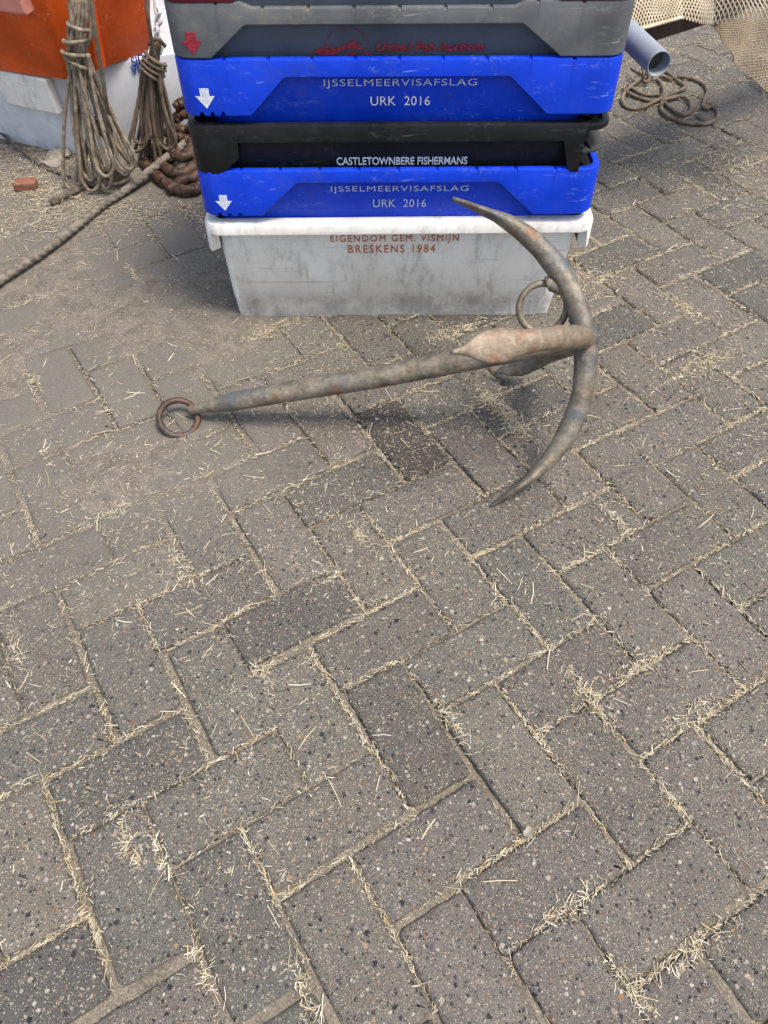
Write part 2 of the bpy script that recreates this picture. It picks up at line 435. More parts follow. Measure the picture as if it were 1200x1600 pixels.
PU, PV, UA = .1064, .1048, .53885            # lattice pitch, heading of the long axis
OX, OY = -.0529, .2962
eu = np.array([math.cos(UA), math.sin(UA)]); ev = np.array([math.sin(UA), -math.cos(UA)])
def lat(u, v): return np.array([OX, OY]) + u * PU * eu + v * PV * ev
bricks = []
for k in range(-90, 91):
    for m in range(-40, 41):
        for (u, v, du, dv) in ((k + 4 * m, k, 2, 1), (1 + k + 4 * m, k - 2, 1, 2)):
            c = lat(u + du / 2, v + dv / 2)
            if -3.0 < c[0] < 4.0 and -1.0 < c[1] < 6.8: bricks.append((u, v, du, dv))
def rrect(hw, hh, r, n1, n2):
    """outline with rounded corners, n1 pts on the x sides, n2 on the y sides"""
    pts = []
    for sx, sy, a0 in ((1, -1, -90), (1, 1, 0), (-1, 1, 90), (-1, -1, 180)):
        if a0 == -90: side = [(-hw + r + (2 * hw - 2 * r) * t, -hh) for t in np.linspace(0, 1, n1 + 2)[1:-1]]
        elif a0 == 0: side = [(hw, -hh + r + (2 * hh - 2 * r) * t) for t in np.linspace(0, 1, n2 + 2)[1:-1]]
        elif a0 == 90: side = [(hw - r - (2 * hw - 2 * r) * t, hh) for t in np.linspace(0, 1, n1 + 2)[1:-1]]
        else: side = [(-hw, hh - r - (2 * hh - 2 * r) * t) for t in np.linspace(0, 1, n2 + 2)[1:-1]]
        pts += side
        for q in (0, 45, 90):
            an = R(a0 + q); pts.append((sx * (hw - r) + r * math.cos(an), sy * (hh - r) + r * math.sin(an)))
    return np.array(pts)
PVV, PVQ, JOINTS, STAIN = [], [], [], []
SP = [(onZ(618, 690)[:2], 1.0), (onZ(905, 640)[:2], .0), (onZ(1000, 265)[:2], .45), (onZ(455, 960)[:2], .35), (onZ(880, 1060)[:2], .35), (onZ(640, 1150)[:2], .4)]
k0 = 0
special = {}
for (u, v, du, dv) in bricks:
    c = lat(u + du / 2, v + dv / 2) + rng.normal(0, .0024, 2)
    hw, hh = (du * PU - .0068 - abs(rng.normal(0, .0012))) / 2, (dv * PV - .0068 - abs(rng.normal(0, .0012))) / 2
    an = UA + rng.normal(0, .012)
    ex = np.array([math.cos(an), math.sin(an)]); ey = np.array([math.sin(an), -math.cos(an)])
    near = c[1] < 3.2
    n1, n2 = (11 if du == 2 else 6, 11 if dv == 2 else 6) if near else (2, 2)
    o = rrect(hw, hh, rng.uniform(.004, .010), n1, n2); n = len(o)
    wob = rng.normal(0, .00065, (n, 2))
    chip = (rng.random(n) < .06) * rng.uniform(.001, .0045, n)
    o1 = o + wob
    rad = o / (np.abs(o) / np.array([hw, hh])).max(1)[:, None]
    nrm = np.where((np.abs(o[:, :1]) / hw) > (np.abs(o[:, 1:]) / hh), np.c_[np.sign(o[:, 0]), 0 * o[:, 0]], np.c_[0 * o[:, 0], np.sign(o[:, 1])])
    ins = .0032 + np.abs(rng.normal(0, .0006, n)) + chip
    o2 = o1 - nrm * ins[:, None]
    tz = rng.normal(0, .0013); tx, ty = rng.normal(0, .008, 2)
    def put(p, z):
        q = c + p[:, :1] * ex + p[:, 1:] * ey
        return np.c_[q, z + tz + tx * p[:, 0] + ty * p[:, 1]]
    A = put(o1, np.full(n, -.016)); B = put(o1, -.0042 + rng.normal(0, .0004, n)); T = put(o2, rng.normal(-.0003, .00025, n))
    MID = put(o * (1 - .0125 / np.array([hw, hh])), np.zeros(n)); CEN = put(np.zeros((1, 2)), np.zeros(1))
    PVV += [A, B, T, MID, CEN]
    sv = 0.0
    for q_, w_ in SP:
        e_ = q_ - c
        if abs(e_ @ ex) < hw and abs(e_ @ ey) < hh: sv = w_
    STAIN.append(np.full(4 * n + 1, sv))
    r = np.arange(n); r2 = (r + 1) % n
    flip = True
    for lo, hi in ((0, n), (n, 2 * n), (2 * n, 3 * n)):
        for i, j in zip(r, r2): PVQ.append((k0 + lo + j, k0 + lo + i, k0 + hi + i, k0 + hi + j))
    for i, j in zip(r, r2): PVQ.append((k0 + 3 * n + j, k0 + 3 * n + i, k0 + 4 * n))
    k0 += 4 * n + 1
    for p0, p1 in (((-hw, -hh), (hw, -hh)), ((hw, -hh), (hw, hh))):
        q0 = c + p0[0] * ex + p0[1] * ey; q1 = c + p1[0] * ex + p1[1] * ey
        dd = q1 - q0; ou = (ey * -1 if p0[1] == p1[1] else ex) * .004
        JOINTS.append((q0 + ou, q1 + ou))
PVV = np.concatenate(PVV); STAIN = np.concatenate(STAIN)
pav = structure(obj('brick_paving', PVV, PVQ, 'paver', autosmooth=50))
a = pav.data.attributes.new('dirt', 'FLOAT', 'POINT'); a.data.foreach_set('value', (dirtmask(PVV[:, 0], PVV[:, 1]) * (1 - .8 * STAIN)).astype(np.float32))
a = pav.data.attributes.new('stain', 'FLOAT', 'POINT'); a.data.foreach_set('value', STAIN.astype(np.float32))

# ------------------------------------------------------------------ straw
def blades(P, ang, tilt, ln, wd, curve):
    """triangular-section bent stalks -> V, Q"""
    n = len(P)
    d = np.stack([np.cos(ang) * np.cos(tilt), np.sin(ang) * np.cos(tilt), np.sin(tilt)], 1)
    s = np.stack([-np.sin(ang), np.cos(ang), np.zeros(n)], 1)
    upv = np.cross(d, s) * -1
    upv = np.where(upv[:, 2:] < 0, -upv, upv)
    V = np.zeros((n, 9, 3))
    for i, t in enumerate((-.5, 0, .5)):
        c = P + d * (ln * t)[:, None] + s * (curve * ln * (t * t - .1))[:, None]
        f = .8 if i != 1 else 1.0
        V[:, i * 3 + 0] = c - s * (wd * f / 2)[:, None]
        V[:, i * 3 + 1] = c + s * (wd * f / 2)[:, None]
        V[:, i * 3 + 2] = c + upv * (wd * f * .42)[:, None]
    base = (np.arange(n) * 9)[:, None, None]
    q = []
    for i in (0, 3):
        q += [(i, i + 1, i + 4, i + 3), (i + 1, i + 2, i + 5, i + 4), (i + 2, i, i + 3, i + 5)]
    return V.reshape(-1, 3), (base + np.array(q)[None]).reshape(-1, 4)
BL = []
def emit(x, y, zoff, ang, ln, wd, tl=.12, cv=.12):
    n = len(x)
    surf = np.maximum(bedz(x, y), -.0002)
    BL.append((np.stack([x, y, surf * 0 + zoff], 1), ang, rng.normal(0, tl, n), ln, wd, rng.normal(0, cv, n)))
# in the joints
J0 = np.array([j[0] for j in JOINTS]); J1 = np.array([j[1] for j in JOINTS])
mid = (J0 + J1) / 2
vis = (mid[:, 0] > -1.5) & (mid[:, 0] < 2.2) & (mid[:, 1] > .15) & (mid[:, 1] < 4.2)
J0, J1 = J0[vis], J1[vis]
jl = np.linalg.norm(J1 - J0, axis=1)
dist = np.hypot((J0 + J1)[:, 1] / 2, 1.0)
dens = 1000 * jl
rich = np.exp(rng.normal(0, .5, len(jl)))
rich *= 1 - .85 * dirtmask((J0 + J1)[:, 0] / 2, (J0 + J1)[:, 1] / 2)
cnt = rng.poisson(dens * rich)
rep = np.repeat(np.arange(len(jl)), cnt); n = len(rep)
t = rng.random(n); p = J0[rep] * (1 - t)[:, None] + J1[rep] * t[:, None]
dv = (J1 - J0)[rep]; an = np.arctan2(dv[:, 1], dv[:, 0]) + rng.normal(0, .6, n)
# patchiness along the joints
keep = rng.random(n) < np.clip(.66 + .40 * nz4(p[:, 0], p[:, 1]), .06, 1)
p = p + rng.normal(0, .0021, (n, 2)) * rng.choice([1, 1, 1, 3.0], n)[:, None]
ln = np.clip(rng.lognormal(np.log(.0066), .65, n), .002, .034); wd = np.clip(rng.lognormal(np.log(.0009), .4, n), .0004, .0026)
zz = rng.uniform(-.0062, .0020, n)
emit(p[keep, 0], p[keep, 1], zz[keep], an[keep], ln[keep], wd[keep], .10)
# strewn over the stones
n = 85000
x = rng.uniform(-1.45, 2.1, n); y = rng.uniform(.2, 4.0, n)
pr = np.clip(.30 + .28 * nz3(x, y), .03, 1)
k = rng.random(n) < pr; x, y = x[k], y[k]; n = len(x)
ln = np.clip(rng.lognormal(np.log(.0058), .55, n), .002, .028); wd = np.clip(rng.lognormal(np.log(.00095), .4, n), .0004, .0024)
emit(x, y, np.maximum(bedz(x, y), 0) + wd * .2 + .0002, rng.uniform(0, 6.28, n), ln, wd, .05)
# dust-fine chaff
n = 120000
x = rng.uniform(-1.45, 2.1, n); y = rng.uniform(.2, 3.2, n)
ln = rng.uniform(.0012, .004, n); wd = rng.uniform(.0004, .0009, n)
emit(x, y, np.maximum(bedz(x, y), 0) + .0003, rng.uniform(0, 6.28, n), ln, wd, .08)
# long single stalks
n = 420
x = rng.uniform(-1.4, 1.6, n); y = rng.uniform(.22, 2.8, n)
ln = rng.uniform(.018, .045, n); wd = rng.uniform(.0011, .0026, n)
emit(x, y, np.maximum(bedz(x, y), 0) + .0012, rng.uniform(0, 6.28, n), ln, wd, .03)
# heaps: pixel centre, spread (m), count, height
for px, py, sx, n, hh in ((785, 645, .030, 420, .010), (560, 835, .012, 60, .004), (1005, 1035, .020, 160, .005), (915, 1085, .02, 160, .004), (1090, 575, .035, 220, .005),
                          (1080, 490, .03, 160, .004), (880, 440, .03, 160, .004), (935, 440, .05, 220, .004), (890, 1420, .02, 120, .005), (985, 1545, .018, 140, .005),
                          (1090, 1480, .022, 150, .005), (310, 1500, .016, 110, .005), (200, 1315, .016, 90, .004), (245, 1325, .012, 60, .004), (480, 1560, .016, 90, .004),
                          (965, 815, .02, 140, .004), (520, 900, .012, 40, .003), (410, 1050, .014, 60, .003), (700, 1120, .015, 80, .003), (1085, 1110, .02, 110, .004),
                          (440, 510, .025, 100, .004), (705, 520, .03, 120, .004), (25, 1010, .016, 70, .004), (180, 800, .02, 80, .004), (280, 880, .02, 90, .004),
                          (60, 260, .13, 900, .012), (30, 300, .10, 400, .008), (95, 315, .07, 420, .010), (150, 330, .07, 380, .008), (235, 330, .06, 200, .006), (20, 350, .06, 150, .005),
                          (1150, 260, .10, 500, .006), (1180, 320, .1, 300, .005), (1020, 130, .10, 420, .008), (1130, 100, .15, 400, .005), (1000, 60, .15, 300, .005),
                          (240, 330, .07, 160, .006), (300, 330, .04, 160, .006), (55, 600, .02, 50, .004), (70, 710, .01, 24, .004), (205, 425, .015, 30, .004), (55, 470, .03, 60, .004)):
    c = onZ(px, py)
    n = int(n * (1.0 if py > 700 else 2.0))
    if py > 700: hh *= .6
    sd_ = rng.choice([UA, UA - math.pi / 2]); la, lb = rng.normal(0, sx * 1.7, n), rng.normal(0, sx * .38, n)
    if sx > .04: la, lb = rng.normal(0, sx, n), rng.normal(0, sx * .8, n)
    x = c[0] + la * math.cos(sd_) - lb * math.sin(sd_); y = c[1] + la * math.sin(sd_) + lb * math.cos(sd_)
    rr = np.hypot(x - c[0], y - c[1]) / sx
    ln = np.clip(rng.lognormal(np.log(.0072), .6, n), .002, .045); wd = np.clip(rng.lognormal(np.log(.00095), .4, n), .0004, .003)
    emit(x, y, np.maximum(bedz(x, y), 0) + rng.random(n) * hh * np.exp(-rr ** 2 / 2) + .0006, rng.uniform(0, 6.28, n), ln, wd, .16, .2)
SV, SQ, k = [], [], 0
for args in BL:
    v, q = blades(*args); SV.append(v); SQ.append(q + k); k += len(v)
st = obj('straw_litter', np.concatenate(SV), np.concatenate(SQ), 'straw'); st['kind'] = 'stuff'

# ------------------------------------------------------------------ fish crates
LX, DY, RC = .780, .450, .034
def path_pts(inset_x, inset_y, xs, ys, r):
    """perimeter, same number of points for every inset: front left->right, right side, back, left side. returns pts, tags(side, coordinate)"""
    hx, hy = LX / 2 - inset_x, DY / 2 - inset_y
    r = max(.008, r); fx, fy = (hx - r) / (LX / 2 - RC), (hy - r) / (DY / 2 - RC)
    P, tg = [], []
    def corner(cx, cy, a0, name):
        for q in np.linspace(0, 90, 8)[1:-1]:
            P.append((cx + r * math.cos(R(a0 + q)), cy + r * math.sin(R(a0 + q)))); tg.append((name, q))
    for x in xs: P.append((x * fx, -hy)); tg.append(('front', x))
    corner(hx - r, -hy + r, -90, 'corner_fr')
    for y in ys: P.append((hx, y * fy)); tg.append(('right', y))
    corner(hx - r, hy - r, 0, 'corner_br')
    for x in xs[::-1]: P.append((x * fx, hy)); tg.append(('back', x))
    corner(-hx + r, hy - r, 90, 'corner_bl')
    for y in ys[::-1]: P.append((-hx, y * fy)); tg.append(('left', y))
    corner(-hx + r, -hy + r, 180, 'corner_fl')
    return np.array(P), tg
def loft(rings, flip=False, close=None):
    n = len(rings[0]); V = np.concatenate(rings); Q = []
    for k in range(len(rings) - 1):
        for i in range(n):
            j = (i + 1) % n
            q = (k * n + i, k * n + j, (k + 1) * n + j, (k + 1) * n + i)
            Q.append(q[::-1] if flip else q)
    if close == 'last': Q.append(tuple((len(rings) - 1) * n + i for i in (range(n) if not flip else range(n - 1, -1, -1))))
    return V, Q

def text(parent, s, cx, cz, wdt, hgt, T, ins, mat, name='lettering', shear=0, bold=0, tilt=0.0, spacing=1.0, yaw=None):
    """printed line on the front panel; ins(z) = panel inset below rim top"""
    cu = bpy.data.curves.new('t', 'FONT'); cu.body = s; cu.size = .1; cu.align_x = 'CENTER'; cu.shear = shear; cu.offset = bold
    cu.space_character = spacing; cu.resolution_u = 4
    o = bpy.data.objects.new('t', cu); C.objects.link(o)
    dg = bpy.context.evaluated_depsgraph_get()
    me = bpy.data.meshes.new_from_object(o.evaluated_get(dg)); bpy.data.objects.remove(o)
    P = np.array([v.co[:] for v in me.vertices]); mn, mx = P.min(0), P.max(0)
    P[:, 0] = (P[:, 0] - (mn[0] + mx[0]) / 2) * wdt / (mx[0] - mn[0]); P[:, 1] = (P[:, 1] - (mn[1] + mx[1]) / 2) * hgt / (mx[1] - mn[1])
    if tilt: P[:, 1] += P[:, 0] * tilt
    V = np.stack([cx + P[:, 0], 0 * P[:, 0], cz + P[:, 1]], 1)
    Q = [tuple(p.vertices) for p in me.polygons]
    if callable(ins): V[:, 1] = -DY / 2 + ins(V[:, 2]) - .0008
    return solid(parent, V, Q, mat, name)
def solid(parent, V, Q, mat, name, n=(0, -1, 0), th=.0006):
    """gives a flat print a little thickness"""
    m = len(V); W = V + np.array(n) * th
    from collections import Counter
    ed = Counter()
    for q in Q:
        for i in range(len(q)): ed[(q[i], q[(i + 1) % len(q)])] += 1
    A = W[list(Q[0])]; nn = np.cross(A[1] - A[0], A[2] - A[1]); fl = nn @ np.array(n) < 0
    Q2 = [tuple(i + m for i in (q[::-1] if fl else q)) for q in Q]
    side = [(i, j, j + m, i + m) if not fl else (j, i, i + m, j + m) for (i, j) in ed if (j, i) not in ed]
    return obj(name, np.vstack([V, W]), Q2 + side, mat, parent)

def arrow(parent, cx, cz, wd, hg, y, mat):
    s = [(-.24, .5), (.24, .5), (.24, .12), (.5, .12), (0, -.5), (-.5, .12), (-.24, .12)]
    V = np.array([(cx + a * wd, y, cz + b * hg) for a, b in s])
    return solid(parent, V, [(0, 1, 2, 6), (6, 2, 3, 4), (5, 6, 4)], mat, 'arrow_mark')

def crate(name, label, T, spec, matk, panelmat=None, cx=.031, yf=1.43, rz=0, depth=.17, group='stacked fish crates'):
    """T: height of the rim top; spec(side, s) -> (top offset, bottom of the skirt) measured from rim top"""
    base = T - depth
    root = thing(name, label, 'fish crate', (cx, yf + DY / 2, base), rz, group)
    hx, hy = LX / 2 - RC, DY / 2 - RC
    xs = np.unique(np.r_[np.linspace(-hx, hx, 60), spec['bx']]); ys = np.unique(np.r_[np.linspace(-hy, hy, 24), -.10, -.101, .10, .101])
    zT = depth
    bi = spec.get('inset0', .0105); bi2x, bi2y = spec.get('inset1', (.034, .034)); th = .003
    insx = lambda z: bi + (bi2x - bi) * (zT - z) / depth
    insy = lambda z: bi + (bi2y - bi) * (zT - z) / depth
    # outer skirt
    P0, tg = path_pts(0, 0, xs, ys, RC)
    zb = np.array([spec['zb'](*q) for q in tg]); zt = np.array([spec['zt'](*q) for q in tg])
    rings = []
    c = spec.get('round', .004)
    def ring(ix, z, r=None):
        P, _ = path_pts(ix, ix, xs, ys, RC - ix); return np.c_[P, zT + z]
    rings += [ring(bi + th, zt), ring(c, zt), ring(c * .3, zt - c * .3), ring(0, zt - c), ring(0, np.minimum(zt - c - .001, zb + .002)), ring(.002, zb), ring(bi - .0005, zb)]
    V, Q = loft(rings, flip=True)
    # strip of skirt back face up to the panel is hidden; body below
    mbS = MB(); mbS.add(V, Q)
    sk = mbS.build('rim', matk, root, autosmooth=35)
    # body: outer and inner wall, floor
    zl = spec.get('levels', [0.0, -depth])
    R1 = []
    for z in zl:
        P, _ = path_pts(insx(zT + z), insy(zT + z), xs, ys, spec.get('bodyr', RC - bi + .004)); R1.append(np.c_[P, np.full(len(P), zT + z)])
    if 'step' in spec:
        R1 = []
        for z in zl:
            s = spec['step'](z); P, _ = path_pts(insx(zT + z) + s, insy(zT + z) + s, xs, ys, RC - bi + .004); P = P + np.array([spec.get('shiftx', 0) * -z / depth, 0]); R1.append(np.c_[P, np.full(len(P), zT + z)])
    # rounded bottom edge
    P, _ = path_pts(insx(0) + .004, insy(0) + .004, xs, ys, spec.get('bodyr', RC - bi)); P = P + np.array([spec.get('shiftx', 0), 0])
    R1[-1] = R1[-1] + np.array([0, 0, .006]); R1.append(np.c_[P, np.full(len(P), 0.0)])
    V1, Q1 = loft(R1, flip=True, close='last')
    R2 = []
    for z in (-.0015, -depth + .008):
        P, _ = path_pts(insx(zT + z) + th, insy(zT + z) + th, xs, ys, spec.get('bodyr', RC - bi)); R2.append(np.c_[P, np.full(len(P), zT + z)])
    V2, Q2 = loft(R2, close='last')
    mb = MB(); mb.add(V1, Q1); mb.add(V2, Q2)
    mb.build('body', panelmat or matk, root, autosmooth=35)
    return root, insy, zT

def loc(root, px, py, Yw):
    """photo pixel on the plane Y=Yw -> crate-local x, z"""
    p = onY(px, py, Yw) - np.array(root.location); return p[0], p[2]

def mk_spec(Tz, xl_low, xl_high, xr_high, xr_low, wing, rim, notch=None, dip=None, sidewing=True):
    bx = [xl_low, xl_high, xr_high, xr_low, xl_low - .004, xr_low + .004, xl_high + .005, xr_high - .005]
    if notch: bx += list(np.linspace(notch[0], notch[1], 40))
    holes = np.linspace(-.3, .3, 9)
    for h in holes: bx += [h - .0031, h - .003, h + .003, h + .0031]
    if dip: bx += [dip[0] - .02, dip[0], dip[1], dip[1] + .02]
    def zb(side, s):
        if side in ('front', 'back'):
            z = np.interp(s, [xl_low - .004, xl_low, xl_high, xl_high + .005, xr_high - .005, xr_high, xr_low, xr_low + .004], [-wing, -wing + .003, -rim - .002, -rim, -rim, -rim - .002, -wing + .003, -wing])
            if notch and side == 'front' and notch[0] <= s <= notch[1]:
                ph = (s - notch[0]) / (notch[1] - notch[0]) * 3
                z += .007 * max(0, math.sin(2 * math.pi * ph - .6)) ** .7 if math.sin(2 * math.pi * ph - .6) > 0 else 0
            return z
        if side in ('left', 'right'):
            return -rim if abs(s) < .1005 else -wing
        return -wing
    def zt(side, s):
        z = 0.0
        if side in ('front', 'back'):
            if dip: z += np.interp(s, [dip[0] - .02, dip[0], dip[1], dip[1] + .02], [0, -.009, -.009, 0])
            if np.min(np.abs(holes - s)) < .00305: z -= .003
        return z
    return dict(bx=bx, zb=zb, zt=zt)

YF = 1.43
def xw(px, py): return onY(px, py, YF)[0] - .031
def zw(px, py): return onY(px, py, YF)[2]

# --- white crate at the bottom
WT = zw(600, 349)
def wspec():
    def zb(side, s):
        if side in ('left', 'right'): return -.067 if s < .12 else -.0255
        if side in ('corner_fl',): return -.0255 if s > 45 else -.067
        if side in ('corner_fr',): return -.0255 if s < 45 else -.067
        return -.0255
    return dict(bx=[0], zb=zb, zt=lambda a, b: 0.0, inset0=.022, inset1=(.047, .046), shiftx=-.017, round=.010, levels=[0, -.20, -.202, -.265], step=lambda z: .0015 if z < -.201 else 0.0)
wc, winy, wzT = crate('fish_crate', 'dirty white fish crate with orange lettering, lowest of the stack and standing on the paving', WT, wspec(), 'white', cx=.0335, depth=.265, rz=R(.3))
wc['group'] = 'stacked fish crates'
def put_text(root, s, x0, x1, y0, y1, Yw, insf, mat, **kw):
    a = loc(root, x0, (y0 + y1) / 2, Yw); b = loc(root, x1, (y0 + y1) / 2, Yw)
    t = loc(root, (x0 + x1) / 2, y0, Yw); u = loc(root, (x0 + x1) / 2, y1, Yw)
    return text(root, s, (a[0] + b[0]) / 2, (t[1] + u[1]) / 2, b[0] - a[0], t[1] - u[1], 0, insf, mat, **kw)
wc.scale = (1.022, 1, 1)
put_text(wc, 'EIGENDOM GEM. VISMIJN', 518, 714, 367, 381, 1.455, winy, 'ink_orange', spacing=1.25)
put_text(wc, 'BRESKENS 1984', 545, 678, 382, 395, 1.458, winy, 'ink_orange', spacing=1.25)
# feet on the short sides
for sx in (-1, 1):
    mb = MB()
    P = [(sx * (LX / 2 - .040), y, .0) for y in np.linspace(-.10, .10, 9)]
    V, Q = box((sx * (LX / 2 - .045) - .017, 0.02, .024), (.03, .26, .048)); mb.add(V, Q)
    bevel(mb.build('foot', 'white', wc), .010, 3)

# --- lower blue crate
T2 = zw(600, 266)
sp = mk_spec(T2, xw(412, 334), xw(462, 288), xw(780, 288), xw(830, 334), .092, .0255, notch=(xw(338, 335), xw(385, 335)))
b2, i2, z2 = crate('fish_crate', 'blue fish crate resting straight on the white crate, behind the upper fluke tip', T2, sp, 'blue')
put_text(b2, 'IJSSELMEERVISAFSLAG', 517, 732, 289, 301, 1.448, i2, 'ink_dull', spacing=1.12)
put_text(b2, 'URK  2016', 583, 666, 311, 324, 1.45, i2, 'ink_dull', spacing=1.05)
x, z = loc(b2, 350, 317, YF); arrow(b2, x, z, .032, .032, -DY / 2 - .0002, 'ink_white')

# --- black crate
T3 = zw(600, 195)
bl = xw(372, 230); br0, br1 = xw(880, 230), xw(911, 230)
def kspec():
    bx = [xw(348, 266), bl - .002, bl, bl + .0015, br0 - .0015, br0, br0 + .02, br1, br1 + .001]
    def zb(side, s):
        if side in ('front', 'back'):
            z = np.interp(s, [xw(345, 266), bl - .002, bl, bl + .0015, br0 - .0015, br0, br0 + .004, br0 + .02], [-.092, -.062, -.034, -.033, -.033, -.034, -.06, -.092])
            if side == 'front' and s > br1 + .0005: z = -.013
            return z
        if side == 'corner_fr': return -.013
        if side == 'right': return -.013 if s < -.1005 else (-.03 if s < .1005 else -.092)
        if side == 'left': return -.03 if abs(s) < .1005 else -.092
        return -.092
    return dict(bx=bx, zb=zb, zt=lambda a, b: 0.0, bodyr=.075)
b3, i3, z3 = crate('fish_crate', 'black fish crate between the two blue crates, with white lettering and an open ribbed corner', T3, kspec(), 'black')
put_text(b3, 'CASTLETOWNBERE FISHERMANS', 526, 730, 244, 257, 1.452, i3, 'ink_white', bold=.0015)
# shelves in the open corner
for zo, k in ((-.006, 0), (-.050, 1), (-.0915, 0)):
    xs_, ys_ = np.linspace(br1 - .004, LX / 2 - RC, 6), np.linspace(-DY / 2 + RC, -.10, 6)
    o_, i_ = [], []
    for x in xs_: o_.append((x, -DY / 2 + .0015)); i_.append((x, -DY / 2 + .016 + .029 * (x - xs_[0]) / (xs_[-1] - xs_[0])))
    for q in np.linspace(0, 90, 8)[1:-1]:
        o_.append((LX / 2 - RC + (RC - .0015) * math.cos(R(q - 90)), -DY / 2 + RC + (RC - .0015) * math.sin(R(q - 90))))
        i_.append((LX / 2 - .050 + .005 * q / 90, -DY / 2 + .045 + .005 * q / 90))
    for y in ys_: o_.append((LX / 2 - .0015, y)); i_.append((LX / 2 - .045 + .028 * (y - ys_[0]) / (ys_[-1] - ys_[0]), max(y, -DY / 2 + .052)))
    if k: o_ = [(a * .75 + c * .25 if False else a, b) for (a, b), c in zip(o_, i_)]
    n = len(o_)
    V = np.array([(a, b, z3 + zo) for a, b in o_] + [(a, b, z3 + zo) for a, b in i_] + [(a, b, z3 + zo - .004) for a, b in o_] + [(a, b, z3 + zo - .004) for a, b in i_])
    Q = []
    for j in range(n - 1):
        Q += [(j, j + 1, n + j + 1, n + j), (2 * n + j, 3 * n + j, 3 * n + j + 1, 2 * n + j + 1), (j, 2 * n + j, 2 * n + j + 1, j + 1)]
    obj('corner_shelf', V, Q, 'blackdust', b3)

# --- upper blue crate
T4 = zw(600, 92)
sp = mk_spec(T4, xw(395, 178), xw(442, 118), xw(800, 116), xw(852, 176), .094, .030, notch=(xw(310, 178), xw(360, 178)))
sp['bodyr'] = .082
b4, i4, z4 = crate('fish_crate', 'blue fish crate between the grey and the black crate, its lettering unobstructed', T4, sp, 'blue')
put_text(b4, 'IJSSELMEERVISAFSLAG', 506, 745, 122, 137, 1.448, i4, 'ink_dull', spacing=1.12)
put_text(b4, 'URK  2016', 579, 672, 150, 165, 1.45, i4, 'ink_white', spacing=1.05)
x, z = loc(b4, 321, 154, YF); arrow(b4, x, z, .034, .034, -DY / 2 - .0002, 'ink_white')

# --- grey crate
T5 = zw(600, 12) + .009
sp = mk_spec(T5, xw(333, 90), xw(378, 30), xw(822, 28), xw(872, 90), .084, .034, dip=(xw(392, 10), xw(805, 10)))
b5, i5, z5 = crate('fish_crate', 'grey fish crate with a red fish emblem and faded red lettering under the maroon crate', T5, sp, 'grey', 'greyp')
put_text(b5, 'United Fish Auctions', 588, 759, 65, 80, 1.45, i5, 'ink_redpale', shear=.25, bold=.004)
x, z = loc(b5, 300, 68, YF); arrow(b5, x, z, .034, .034, -DY / 2 - .0002, 'ink_red')
# fish emblem: leaping fish shape and a dotted arc
def flat(root, pts, mat, insf, name):
    V = np.array([(*loc(root, x, y, 1.45),) for x, y in pts]); V = np.stack([V[:, 0], -DY / 2 + insf(V[:, 1]) - .0008, V[:, 1]], 1)
    return solid(root, V, [tuple(range(len(pts)))], mat, name)
emb = flat(b5, [(489, 81), (498, 75), (512, 72), (530, 74), (540, 68), (550, 63), (558, 65), (566, 75), (571, 80), (560, 77), (548, 76), (536, 78), (528, 84), (514, 87), (500, 87)], 'ink_redpale', i5, 'fish_emblem')
for pts in ([(538, 86), (545, 82), (553, 81), (558, 84), (557, 87), (540, 87)], [(562, 86), (570, 82), (579, 81), (583, 87), (565, 87)]):
    e = flat(b5, pts, 'ink_redpale', i5, 'emblem_wave'); e.parent = emb
V, Q = [], []
for q in np.linspace(175, 5, 15):
    px, py = 542 + 34 * math.cos(R(q)), 74 - 33 * math.sin(R(q))
    x, z = loc(b5, px, py, 1.45)
    for k in range(4):
        V.append((x + .0018 * math.cos(k * 1.571 + .78), -DY / 2 + i5(z) - .0008, z + .0018 * math.sin(k * 1.571 + .78)))
    Q.append(tuple(len(V) - 4 + k for k in range(4)))
e = solid(b5, np.array(V), Q, 'ink_redpale', 'emblem_dots'); e.parent = emb

# --- maroon crate on top (only its lower front edge is in the frame)
T6 = T5 + .088
sp = mk_spec(T6, -.27, -.225, .215, .26, .09, .030)
b6, i6, z6 = crate('fish_crate', 'dark maroon fish crate, topmost of the stack and cut off by the picture edge', T6, sp, 'maroon')

# ------------------------------------------------------------------ grapnel anchor
AC = np.array([.3508, 1.0804, .2403]); AE = np.array([-.3948, 1.1362, .022])
Ra, aa, th0 = .2709, .1908, -.8416
d = (AC - AE) / np.linalg.norm(AC - AE)
ax = np.cross(d, (0, 0, 1.0)); ax /= np.linalg.norm(ax); ay = np.cross(ax, d)
phm = 2 * math.atan(aa / Ra); rho = Ra / math.sin(phm)
aroot = thing('grapnel_anchor', 'weathered four-fluked iron grapnel anchor lying on the paving in front of the crates', 'anchor', (AC[0], AC[1], 0))
aoff = np.array(aroot.location)
